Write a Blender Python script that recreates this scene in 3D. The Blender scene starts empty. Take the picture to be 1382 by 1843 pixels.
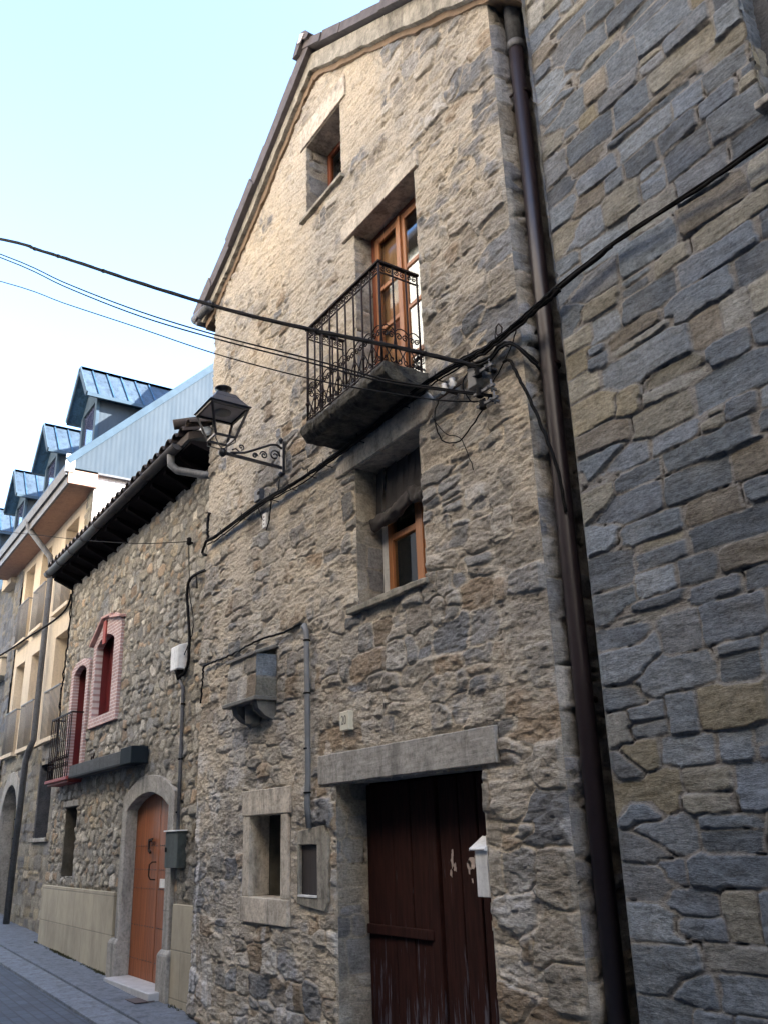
import bpy, math, random
import numpy as np
from mathutils import Vector, Matrix

random.seed(7)
scene = bpy.context.scene
C = scene.collection
R = math.radians

# ------------------------------------------------------------------ camera
YAW, PITCH, ROLL = -0.97268578, 0.35458234, -0.03646697
fw = Vector((math.sin(YAW)*math.cos(PITCH), math.cos(YAW)*math.cos(PITCH), math.sin(PITCH)))
r0 = Vector((math.cos(YAW), -math.sin(YAW), 0)); u0 = r0.cross(fw)
rr = r0*math.cos(ROLL)+u0*math.sin(ROLL); uu = -r0*math.sin(ROLL)+u0*math.cos(ROLL)
cd = bpy.data.cameras.new('camera'); cam = bpy.data.objects.new('camera', cd); C.objects.link(cam)
m = Matrix((rr, uu, -fw)).transposed().to_4x4(); m.translation = Vector((0, -3.85, 1.6))
cam.matrix_world = m
cd.sensor_fit = 'VERTICAL'; cd.sensor_height = 24; cd.lens = 24*1560/1843
cd.clip_start = .05; cd.clip_end = 800
scene.camera = cam

# ------------------------------------------------------------------ world, sun, exposure
SUN_EL, SUN_AZ = R(27), R(38)          # azimuth from +Y towards +X
world = bpy.data.worlds.new('World'); scene.world = world; world.use_nodes = True
nt = world.node_tree; bg = nt.nodes['Background']
sky = nt.nodes.new('ShaderNodeTexSky'); sky.sky_type = 'NISHITA'; sky.sun_disc = False
sky.sun_elevation = SUN_EL; sky.sun_rotation = SUN_AZ
sky.altitude = 900; sky.air_density = 1.0; sky.dust_density = .9; sky.ozone_density = 2.0
nt.links.new(sky.outputs[0], bg.inputs[0]); bg.inputs[1].default_value = 0.15
sl = bpy.data.lights.new('sun', 'SUN'); sl.energy = 4.6; sl.angle = R(.5); sl.color = (1, .96, .90)
so = bpy.data.objects.new('sun', sl); C.objects.link(so)
sd = Vector((math.cos(SUN_EL)*math.sin(SUN_AZ), math.cos(SUN_EL)*math.cos(SUN_AZ), math.sin(SUN_EL)))
so.rotation_euler = sd.to_track_quat('Z', 'Y').to_euler(); so.location = (10, 20, 30)
vs_ = scene.view_settings; vs_.view_transform = 'Standard'; vs_.look = 'None'; vs_.gamma = 1
vs_.use_curve_mapping = False; vs_.exposure = 2.98
scene.cycles.max_bounces = 8

# ------------------------------------------------------------------ helpers
def tag(o, label, cat, group=None, kind=None):
    o['label'] = label; o['category'] = cat
    if group: o['group'] = group
    if kind: o['kind'] = kind
    return o
def thing(name, label, cat, loc=(0, 0, 0), group=None):
    o = bpy.data.objects.new(name, None); C.objects.link(o); o.location = loc; o.empty_display_size = .2
    bpy.context.view_layer.update()
    return tag(o, label, cat, group)
def link(o, parent):
    C.objects.link(o)
    if parent is not None:
        o.parent = parent
        if parent.parent is None: o.matrix_parent_inverse = Matrix.Translation(-parent.location)
    return o

class B:
    def __init__(s): s.v = []; s.f = []; s.sm = []; s.g = []
    def add(s, vs, fs, smooth=False):
        n = len(s.v); s.g.append((n, len(s.f), len(vs), len(fs))); s.v += [tuple(v) for v in vs]
        for f in fs: s.f.append(tuple(n+i for i in f)); s.sm.append(smooth)
    def box(s, x0, x1, y0, y1, z0, z1):
        s.hexa([(x0,y0,z0),(x1,y0,z0),(x1,y1,z0),(x0,y1,z0),(x0,y0,z1),(x1,y0,z1),(x1,y1,z1),(x0,y1,z1)]); return s
    def hexa(s, p):
        s.add(p, [(0,3,2,1),(4,5,6,7),(0,1,5,4),(1,2,6,5),(2,3,7,6),(3,0,4,7)]); return s
    def bar(s, a, b, w, h=None, up=(0, 0, 1)):
        a = Vector(a); b = Vector(b); h = h or w; d = (b-a).normalized(); U = Vector(up)
        if abs(d.dot(U)) > .98: U = Vector((0, 1, 0))
        sdv = d.cross(U).normalized(); U = sdv.cross(d)
        c = [(-1,-1),(1,-1),(1,1),(-1,1)]
        s.add([a+sdv*(i*w/2)+U*(j*h/2) for i, j in c]+[b+sdv*(i*w/2)+U*(j*h/2) for i, j in c],
              [(3,2,1,0),(4,5,6,7),(0,1,5,4),(1,2,6,5),(2,3,7,6),(3,0,4,7)]); return s
    def tube(s, pts, r, seg=8, cap=True, r2=None):
        pts = [Vector(p) for p in pts]; n = len(pts); vs = []
        prev = None
        for i, p in enumerate(pts):
            d = (pts[min(i+1, n-1)]-pts[max(i-1, 0)])
            d = d.normalized() if d.length > 1e-9 else Vector((0, 0, 1))
            if prev is None:
                a = d.cross(Vector((0, 0, 1)))
                if a.length < .05: a = d.cross(Vector((0, 1, 0)))
            else:
                a = prev-d*prev.dot(d)
                if a.length < 1e-4: a = d.cross(Vector((0, 1, 0)))
            a.normalize(); prev = a; b = d.cross(a)
            ri = r if r2 is None else r+(r2-r)*i/(n-1)
            for k in range(seg):
                t = 2*math.pi*k/seg; vs.append(p+a*(math.cos(t)*ri)+b*(math.sin(t)*ri))
        fs = []
        for i in range(n-1):
            for k in range(seg):
                k2 = (k+1) % seg; fs.append((i*seg+k, i*seg+k2, (i+1)*seg+k2, (i+1)*seg+k))
        if cap: fs.append(tuple(range(seg-1, -1, -1))); fs.append(tuple((n-1)*seg+k for k in range(seg)))
        s.add(vs, fs, True); return s
    def lathe(s, c, prof, seg=16):
        vs = []; n = len(prof)
        for r, z in prof:
            for k in range(seg):
                t = 2*math.pi*k/seg; vs.append((c[0]+r*math.cos(t), c[1]+r*math.sin(t), c[2]+z))
        fs = [(i*seg+k, i*seg+(k+1) % seg, (i+1)*seg+(k+1) % seg, (i+1)*seg+k) for i in range(n-1) for k in range(seg)]
        fs += [tuple(range(seg-1, -1, -1)), tuple((n-1)*seg+k for k in range(seg))]
        s.add(vs, fs, True); return s
    def prism(s, poly, y0, y1):                      # polygon in xz, extruded along y
        n = len(poly)
        vs = [(x, y0, z) for x, z in poly]+[(x, y1, z) for x, z in poly]
        s.add(vs, [tuple(range(n)), tuple(range(2*n-1, n-1, -1))]+[(i, i+n, (i+1) % n+n, (i+1) % n) for i in range(n)]); return s
    def ring(s, outer, inner, y0, y1, closed=True):  # matching outlines in xz
        n = len(outer)
        vs = [(x, y, z) for y in (y0, y1) for pl in (outer, inner) for x, z in pl]
        fs = []
        rng = range(n) if closed else range(n-1)
        for i in rng:
            j = (i+1) % n
            fs += [(i, j, n+j, n+i), (2*n+i, 3*n+i, 3*n+j, 2*n+j), (i, 2*n+i, 2*n+j, j), (n+i, n+j, 3*n+j, 3*n+i)]
        if not closed:
            fs += [(0, n, 3*n, 2*n), (n-1, 3*n-1, 4*n-1, 2*n-1)]
        s.add(vs, fs); return s
    def each(s, name, mt, parent=None, bevel=0):      # every added shape becomes a part of its own
        for n, f0, nv, nf in s.g:
            q = B(); q.add(s.v[n:n+nv], [tuple(i-n for i in f) for f in s.f[f0:f0+nf]]); q.sm = s.sm[f0:f0+nf]; q.build(name, mt, parent, bevel)
    def build(s, name, mt, parent=None, bevel=0, label=None):
        me = bpy.data.meshes.new(name); me.from_pydata(s.v, [], s.f); me.validate(); 
        if len(me.polygons) == len(s.sm): me.polygons.foreach_set('use_smooth', s.sm)
        me.materials.append(mt); o = bpy.data.objects.new(name, me); link(o, parent)
        if bevel:
            md = o.modifiers.new('Bevel', 'BEVEL'); md.width = bevel; md.segments = 2; md.limit_method = 'ANGLE'; md.angle_limit = R(35)
        if label: o['label'] = label
        return o
_tx = bpy.data.textures.new('stone_lumps', 'CLOUDS'); _tx.noise_scale = .09; _tx.noise_depth = 4
def chip(o, amt=.012, lev=5):          # worn, slightly uneven faces on cut stone
    for md in list(o.modifiers): o.modifiers.remove(md)
    a = o.modifiers.new('Bevel', 'BEVEL'); a.width = .008; a.segments = 2
    a = o.modifiers.new('Subdivision', 'SUBSURF'); a.subdivision_type = 'SIMPLE'; a.levels = a.render_levels = lev
    a = o.modifiers.new('Displace', 'DISPLACE'); a.texture = _tx; a.texture_coords = 'GLOBAL'; a.strength = amt; a.mid_level = .5
    return o
def arc(x0, x1, zs, za, n=10):       # segmental arch from (x0,zs) to (x1,zs) with crown za
    c = (x1-x0)/2; hgt = za-zs; rad = (c*c+hgt*hgt)/(2*hgt); cx = (x0+x1)/2; cz = za-rad; t0 = math.asin(min(1, c/rad))
    if hgt > c: t0 = math.pi-t0
    return [(cx+rad*math.sin(-t0+2*t0*i/n), cz+rad*math.cos(-t0+2*t0*i/n)) for i in range(n+1)]

# ------------------------------------------------------------------ materials
def newmat(name):
    mt = bpy.data.materials.new(name); mt.use_nodes = True; n = mt.node_tree.nodes; l = mt.node_tree.links
    return mt, n, l, n['Principled BSDF']
def noise(n, l, co, scale, detail=5, rough=.6, mapping=None):
    t = n.new('ShaderNodeTexNoise'); t.inputs['Scale'].default_value = scale; t.inputs['Detail'].default_value = detail
    t.inputs['Roughness'].default_value = rough
    if mapping:
        mp = n.new('ShaderNodeMapping'); mp.inputs['Scale'].default_value = mapping; l.new(co, mp.inputs[0]); co = mp.outputs[0]
    l.new(co, t.inputs['Vector']); return t.outputs['Fac']
def ramp(n, l, fac, stops, const=False):
    r = n.new('ShaderNodeValToRGB'); e = r.color_ramp.elements
    if const: r.color_ramp.interpolation = 'CONSTANT'
    while len(e) < len(stops): e.new(.5)
    for i, (p, c) in enumerate(stops): e[i].position = p; e[i].color = tuple(c)+(1,) if not isinstance(c, (int, float)) else (c, c, c, 1)
    l.new(fac, r.inputs[0]); return r.outputs[0]
def mix(n, l, a, b, fac, mode='MIX'):
    x = n.new('ShaderNodeMix'); x.data_type = 'RGBA'; x.blend_type = mode
    for sock, v in ((x.inputs[6], a), (x.inputs[7], b)):
        if isinstance(v, (tuple, list)): sock.default_value = tuple(v)+(1,) if len(v) == 3 else v
        else: l.new(v, sock)
    if isinstance(fac, (int, float)): x.inputs[0].default_value = fac
    else: l.new(fac, x.inputs[0])
    return x.outputs[2]
def bump(n, l, hts, p, strength=.5, dist=.01):
    prev = None
    for h, d in hts:
        b = n.new('ShaderNodeBump'); b.inputs['Strength'].default_value = strength; b.inputs['Distance'].default_value = d
        l.new(h, b.inputs['Height'])
        if prev: l.new(prev, b.inputs['Normal'])
        prev = b.outputs[0]
    l.new(prev, p.inputs['Normal'])
def coord(n, kind='Object'):
    return n.new('ShaderNodeTexCoord').outputs[kind]
def worldco(n): return n.new('ShaderNodeNewGeometry').outputs['Position']

def plain(name, col, rough=.6, metal=0, var=.25, scale=6, bd=.003, stretch=None, bscale=40, col2=None, spec=None, streak=0):
    mt, n, l, p = newmat(name); co = worldco(n)
    f = noise(n, l, co, scale, 6, .65, stretch)
    c2 = col2 or tuple(c*(1-var) for c in col)
    c = ramp(n, l, f, [(.3, c2), (.7, tuple(min(1, c*(1+var*.35)) for c in col))])
    if streak:
        sf = noise(n, l, co, 5, 7, .7, (1.6, 1.6, .28)); c = mix(n, l, c, ramp(n, l, sf, [(.36, .45), (.52, 1)]), streak, 'MULTIPLY')
        sp = noise(n, l, co, 28, 6, .75); c = mix(n, l, c, ramp(n, l, sp, [(.34, .5), (.5, 1), (.72, 1.3)]), streak, 'MULTIPLY')
    l.new(c, p.inputs['Base Color']); p.inputs['Roughness'].default_value = rough; p.inputs['Metallic'].default_value = metal
    if spec is not None: p.inputs['Specular IOR Level'].default_value = spec
    if bd: bump(n, l, [(noise(n, l, co, bscale, 5, .6, stretch), bd)], p)
    return mt

def masonry_mat(name, stones, mortar, mortar2, bumpd=.008, stain=None, bs=1.0):
    mt, n, l, p = newmat(name); co = worldco(n)
    def attr(a):
        x = n.new('ShaderNodeAttribute'); x.attribute_name = a; return x.outputs['Fac']
    k = len(stones)
    c = ramp(n, l, attr('sid'), [(i/k, s) for i, s in enumerate(stones)], True)
    f1 = noise(n, l, co, 9, 8, .7)
    c = mix(n, l, c, ramp(n, l, f1, [(.25, .55), (.5, .95), (.75, 1.35)]), 1, 'MULTIPLY')
    c = mix(n, l, c, ramp(n, l, attr('sib'), [(0, .72), (1, 1.25)]), 1, 'MULTIPLY')
    f3 = noise(n, l, co, 3.3, 4, .6)
    c = mix(n, l, c, mortar, ramp(n, l, f3, [(.5, 0.0), (.75, .25)]))
    mc = ramp(n, l, noise(n, l, co, 5, 7, .7), [(.3, mortar2), (.7, mortar)])
    c = mix(n, l, c, mc, attr('mort'))
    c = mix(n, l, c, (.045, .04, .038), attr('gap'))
    c = mix(n, l, c, (.60, .60, .60), attr('wash'))
    fine = noise(n, l, co, 45*bs, 6, .75)
    c = mix(n, l, c, ramp(n, l, fine, [(.3, .5), (.5, 1), (.75, 1.4)]), .85, 'MULTIPLY')
    big = noise(n, l, co, .55, 4, .6)
    c = mix(n, l, c, ramp(n, l, big, [(.35, (.84, .86, .9)), (.65, (1.08, 1.03, .95))]), 1, 'MULTIPLY')
    if stain:
        sf = noise(n, l, co, 1.3, 6, .65, (1, 1, .35))
        c = mix(n, l, c, stain, ramp(n, l, sf, [(.56, 0.0), (.72, .55)]))
    l.new(c, p.inputs['Base Color']); p.inputs['Roughness'].default_value = .92; p.inputs['Specular IOR Level'].default_value = .25
    st = noise(n, l, co, 16*bs, 7, .7, (1, 1, 3.2))
    vf = noise(n, l, co, 130*bs, 4, .7)
    bump(n, l, [(st, bumpd*1.8), (fine, bumpd*.9), (vf, bumpd*.3)], p, 1.0)
    return mt

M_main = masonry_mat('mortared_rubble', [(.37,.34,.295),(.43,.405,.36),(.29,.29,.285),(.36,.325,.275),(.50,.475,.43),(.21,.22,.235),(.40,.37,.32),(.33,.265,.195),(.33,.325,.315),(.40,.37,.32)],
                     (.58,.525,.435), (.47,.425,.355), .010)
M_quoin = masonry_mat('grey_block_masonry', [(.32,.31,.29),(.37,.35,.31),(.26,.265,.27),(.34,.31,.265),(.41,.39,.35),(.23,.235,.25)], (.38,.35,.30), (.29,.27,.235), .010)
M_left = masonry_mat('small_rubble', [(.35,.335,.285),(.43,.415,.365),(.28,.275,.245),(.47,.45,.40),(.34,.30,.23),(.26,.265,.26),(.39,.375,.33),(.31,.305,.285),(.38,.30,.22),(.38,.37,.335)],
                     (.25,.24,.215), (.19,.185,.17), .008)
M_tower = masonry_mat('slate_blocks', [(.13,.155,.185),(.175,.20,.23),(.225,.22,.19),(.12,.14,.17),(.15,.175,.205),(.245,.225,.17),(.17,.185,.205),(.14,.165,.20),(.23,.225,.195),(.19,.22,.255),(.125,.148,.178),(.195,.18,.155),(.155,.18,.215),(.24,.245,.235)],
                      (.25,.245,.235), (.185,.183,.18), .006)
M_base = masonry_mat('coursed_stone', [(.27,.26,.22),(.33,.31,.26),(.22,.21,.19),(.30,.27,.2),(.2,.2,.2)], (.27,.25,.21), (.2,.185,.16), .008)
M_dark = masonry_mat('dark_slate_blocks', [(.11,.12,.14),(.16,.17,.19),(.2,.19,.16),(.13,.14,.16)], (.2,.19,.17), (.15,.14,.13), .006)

M_conc = plain('weathered_concrete', (.33,.305,.25), .9, var=.45, scale=5, bd=.004, bscale=60, streak=0.75)
M_lintel = plain('dressed_stone', (.56,.50,.41), .85, var=.38, scale=6, bd=.003, bscale=70, streak=0.75)
M_grey = plain('grey_dressed_stone', (.34,.325,.295), .85, var=.3, scale=4, bd=.003, bscale=70, streak=0.75)
M_boxst = plain('dark_rough_stone', (.17,.165,.15), .95, var=.4, scale=12, bd=.012, bscale=35)
M_slabd = plain('lichen_black_concrete', (.085,.08,.065), .95, scale=7, bd=.008, bscale=50, col2=(.012,.011,.011), streak=0.75)
M_roofd = plain('dark_slate_roof', (.10,.085,.085), .8, var=.4, scale=8, bd=.006)
M_drf = plain('slate_blue_sheet', (.05,.075,.105), .6, 0, var=.3, scale=2, bd=0, spec=.2, streak=0.75)
M_iron = plain('rusted_black_iron', (.010,.009,.010), .7, .0, scale=25, bd=.001, col2=(.024,.011,.008), spec=.2)
M_lamp = plain('black_enamel', (.014,.014,.018), .35, .1, scale=20, bd=0)
M_wood = plain('varnished_orange_wood', (.37,.15,.055), .5, var=.35, scale=7, bd=.001, stretch=(6, 6, .5))
M_woodd = plain('dark_varnished_wood', (.20,.055,.022), .42, var=.4, scale=7, bd=.001, stretch=(6, 6, .5))
M_leaf = plain('red_varnished_door_wood', (.31,.105,.042), .5, var=.55, scale=4, bd=.002, stretch=(12, 12, .3), spec=.3)
M_woodk = plain('blackened_wood', (.035,.028,.026), .7, var=.4, scale=7, stretch=(6, 6, .5), bd=.002)
M_burg = plain('burgundy_paint', (.12,.012,.014), .45, var=.2, scale=6, bd=.0005)
M_white = plain('off_white_paint', (.72,.72,.70), .55, var=.1, scale=6, bd=.0005, streak=0.35)
M_zinc = plain('zinc_metal', (.11,.115,.125), .6, .1, var=.25, scale=9, bd=.001, streak=0.75)
M_pipeb = plain('brown_pvc_pipe', (.022,.015,.018), .4, var=.2, scale=9, bd=0)
M_cable = plain('black_cable_sheath', (.006,.006,.007), .8, bd=0, spec=.15)
M_greyc = plain('grey_conduit', (.17,.175,.18), .6, var=.25, scale=12, bd=.001)
M_gut = plain('dull_black_gutter', (.042,.04,.043), .7, var=.4, scale=7, bd=.001)
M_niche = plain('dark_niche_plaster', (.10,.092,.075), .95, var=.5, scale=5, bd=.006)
M_green = plain('grey_green_cabinet', (.05,.062,.058), .75, var=.3, scale=6, bd=.0008, streak=0.75)
M_awn = plain('weathered_grey_steel', (.06,.063,.066), .85, 0, var=.4, scale=6, bd=.001, stretch=(1, 1, 4), streak=0.75)
M_soff = plain('black_eave_boards', (.011,.009,.010), .95, var=.4, scale=8, bd=.002, stretch=(1, 8, 8), spec=.05)  # near-black boards and rafter tails of the low eave
M_tile = plain('old_clay_tiles', (.055,.042,.036), .9, var=.45, scale=11, bd=.005)
M_render = plain('cream_render', (.62,.53,.40), .9, var=.06, scale=2, bd=.002, bscale=80, streak=0.3)
M_renderw = plain('white_wash_wall', (.74,.68,.66), .9, var=.18, scale=3, bd=.004, streak=0.5)
M_softr = plain('brown_soffit_boards', (.33,.19,.135), .7, var=.1, scale=4, bd=.002, streak=0.4)
M_blue = plain('blue_painted_metal', (.035,.085,.15), .6, 0, var=.25, scale=2, bd=0, spec=.2, streak=0.75)
M_bluet = plain('pale_blue_metal_trim', (.05,.08,.11), .8, 0, var=.3, scale=2, bd=0, spec=.15)
M_blind = plain('dark_grey_rolled_cloth', (.055,.05,.05), .9, var=.3, scale=10, bd=.003)
M_ivory = plain('ivory_ceramic', (.62,.58,.45), .4, var=.1, scale=20, bd=0)
M_ink = plain('dark_grey_lettering', (.12,.11,.10), .6, bd=0)
M_porc = plain('white_porcelain', (.75,.75,.75), .2, var=.05, bd=0)
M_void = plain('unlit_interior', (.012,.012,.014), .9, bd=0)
M_wain = None

def corrugated():
    mt, n, l, p = newmat('ribbed_grey_cladding'); co = worldco(n)
    w = n.new('ShaderNodeTexWave'); w.wave_type = 'BANDS'; w.bands_direction = 'Y'; w.inputs['Scale'].default_value = 3.4
    w.inputs['Distortion'].default_value = 0
    l.new(co, w.inputs['Vector'])
    c = ramp(n, l, noise(n, l, co, 4, 5, .6, (1, 1, .3)), [(.3, (.042,.058,.075)), (.7, (.058,.074,.09))])
    l.new(c, p.inputs['Base Color']); p.inputs['Roughness'].default_value = .85; p.inputs['Specular IOR Level'].default_value = .1
    bump(n, l, [(w.outputs['Fac'], .004)], p, .5); return mt
M_corr = corrugated()
def tiled(name, col, mort, bw, bh, ms, co_axes='xz', var=.12, rough=.85):
    mt, n, l, p = newmat(name); co = worldco(n)
    sep = n.new('ShaderNodeSeparateXYZ'); l.new(co, sep.inputs[0]); cb = n.new('ShaderNodeCombineXYZ')
    l.new(sep.outputs['XYZ'.index(co_axes[0].upper())], cb.inputs[0]); l.new(sep.outputs['XYZ'.index(co_axes[1].upper())], cb.inputs[1])
    b = n.new('ShaderNodeTexBrick'); l.new(cb.outputs[0], b.inputs['Vector'])
    b.inputs['Scale'].default_value = 1; b.inputs['Brick Width'].default_value = bw; b.inputs['Row Height'].default_value = bh
    b.inputs['Mortar Size'].default_value = ms; b.inputs['Mortar Smooth'].default_value = .3
    b.inputs['Color1'].default_value = tuple(col)+(1,); b.inputs['Color2'].default_value = tuple(c*(1-var) for c in col)+(1,)
    b.inputs['Mortar'].default_value = tuple(mort)+(1,)
    c = mix(n, l, b.outputs['Color'], ramp(n, l, noise(n, l, co, 3, 7, .7, (1, 1, .5)), [(.3, .62), (.55, 1), (.75, 1.15)]), .8, 'MULTIPLY')
    l.new(c, p.inputs['Base Color']); p.inputs['Roughness'].default_value = rough
    iv = n.new('ShaderNodeMath'); iv.operation = 'SUBTRACT'; iv.inputs[0].default_value = 1; l.new(b.outputs['Fac'], iv.inputs[1])
    bump(n, l, [(iv.outputs[0], .008), (noise(n, l, co, 50, 5), .003)], p, .7)
    return mt
M_wain = tiled('scored_beige_render', (.40,.36,.27), (.25,.225,.17), .95, .47, .008)
M_pink = tiled('pink_painted_brick', (.44,.29,.28), (.60,.53,.51), .16, .052, .008)
M_road = tiled('blue_grey_setts', (.07,.085,.115), (.035,.042,.058), .22, .12, .012, 'xy', .35, .7)
M_pave = plain('blue_grey_paving', (.125,.145,.18), .75, var=.25, scale=4, bd=.004, streak=0.75)
M_kerb = plain('pale_channel_stone', (.16,.185,.225), .75, var=.3, scale=6, bd=.004, streak=0.75)
M_ochre = plain('ochre_render', (.80,.70,.56), .9, var=.15, scale=1.5, bd=.003)

def glass_mat(name, rough=.03, ior=1.5):
    mt, n, l, p = newmat(name); n.remove(p); out = n['Material Output']
    g = n.new('ShaderNodeBsdfGlossy'); g.inputs['Roughness'].default_value = rough; g.inputs['Color'].default_value = (.9,.95,1,1)
    t = n.new('ShaderNodeBsdfTransparent'); t.inputs['Color'].default_value = (.8,.82,.82,1)
    fr = n.new('ShaderNodeFresnel'); fr.inputs['IOR'].default_value = ior
    gb = n.new('ShaderNodeNewGeometry'); iv = n.new('ShaderNodeMath'); iv.operation = 'SUBTRACT'; iv.inputs[0].default_value = 1; l.new(gb.outputs['Backfacing'], iv.inputs[1])
    ml = n.new('ShaderNodeMath'); ml.operation = 'MULTIPLY'; l.new(iv.outputs[0], ml.inputs[0]); l.new(fr.outputs[0], ml.inputs[1])
    ms = n.new('ShaderNodeMixShader'); l.new(ml.outputs[0], ms.inputs[0]); l.new(t.outputs[0], ms.inputs[1]); l.new(g.outputs[0], ms.inputs[2])
    l.new(ms.outputs[0], out.inputs['Surface']); return mt
M_glass = glass_mat('window_glass')
M_glassl = glass_mat('plain_window_glass', ior=1.3)
M_glassr = glass_mat('reflecting_glass', ior=2.2)
def door_mat():
    mt, n, l, p = newmat('worn_oxblood_planks'); co = worldco(n)
    sep = n.new('ShaderNodeSeparateXYZ'); l.new(co, sep.inputs[0])
    base = ramp(n, l, noise(n, l, co, 8, 5, .6, (5, 5, .5)), [(.3, (.018,.008,.007)), (.7, (.042,.015,.012))])
    st = noise(n, l, co, 6, 7, .7, (5, 5, .35))
    mr = n.new('ShaderNodeMapRange'); mr.inputs['From Min'].default_value = 1.0; mr.inputs['From Max'].default_value = .2
    mr.inputs['To Min'].default_value = -.06; mr.inputs['To Max'].default_value = .10; l.new(sep.outputs[2], mr.inputs[0])
    ad = n.new('ShaderNodeMath'); ad.operation = 'ADD'; l.new(st, ad.inputs[0]); l.new(mr.outputs[0], ad.inputs[1])
    c = mix(n, l, base, (.13,.13,.16), ramp(n, l, ad.outputs[0], [(.58, 0.0), (.68, .75)]))
    l.new(c, p.inputs['Base Color']); p.inputs['Roughness'].default_value = .85; p.inputs['Specular IOR Level'].default_value = .12
    bump(n, l, [(noise(n, l, co, 20, 5, .6, (5, 5, .4)), .003)], p); return mt
M_door = door_mat()

# ------------------------------------------------------------------ masonry generator (height field of single stones)
rng = np.random.default_rng(11)
_lat = rng.random((256, 256))
def vnoise(x, y, ox=0, oy=0):
    x = x+ox*17.3+1000; y = y+oy*9.1+1000
    xi = np.floor(x).astype(int); yi = np.floor(y).astype(int); fx = x-xi; fy = y-yi
    fx = fx*fx*(3-2*fx); fy = fy*fy*(3-2*fy)
    a = _lat[xi % 256, yi % 256]; b = _lat[(xi+1) % 256, yi % 256]; c = _lat[xi % 256, (yi+1) % 256]; d = _lat[(xi+1) % 256, (yi+1) % 256]
    return (a*(1-fx)+b*fx)*(1-fy)+(c*(1-fx)+d*fx)*fy-.5
def fbm(x, y, o=4, s=0, g=.5):
    r = 0; a = 1
    for i in range(o): r = r+a*vnoise(x, y, s+i, s*2+i); x = x*2.03; y = y*2.03; a *= g
    return r
def sstep(a, b, x):
    t = np.clip((x-a)/(b-a), 0, 1); return t*t*(3-2*t)
def rows(u0, u1, v0, v1, h, w, jit=.25, seed=0, skip=None, tiltmax=.12, small=.25):
    g = np.random.default_rng(seed); out = []; v = v0
    while v < v1:
        hh = g.uniform(*h); u = u0-g.uniform(0, w[1])
        while u < u1+w[0]:
            ww = g.uniform(*w)*(.6+.8*g.random()); cu = u+ww/2; cv = v+hh/2
            if g.random() < small:
                k = g.uniform(.35, .65)
                parts = [(cu, v+hh*k/2, ww/2, hh*k/2), (cu+g.uniform(-.1, .1)*ww, v+hh*(1+k)/2, ww/2*g.uniform(.7, 1.1), hh*(1-k)/2)]
            else: parts = [(cu, cv, ww/2, hh/2)]
            for a, b, c, d in parts:
                s_ = (a+g.uniform(-jit, jit)*c, b+g.uniform(-jit, jit)*d, c*g.uniform(.85, 1.15), d*g.uniform(.8, 1.2), g.uniform(-tiltmax, tiltmax))
                if skip and skip(s_[0], s_[1]): continue
                out.append(s_)
            u += ww
        v += hh
    return out
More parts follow.
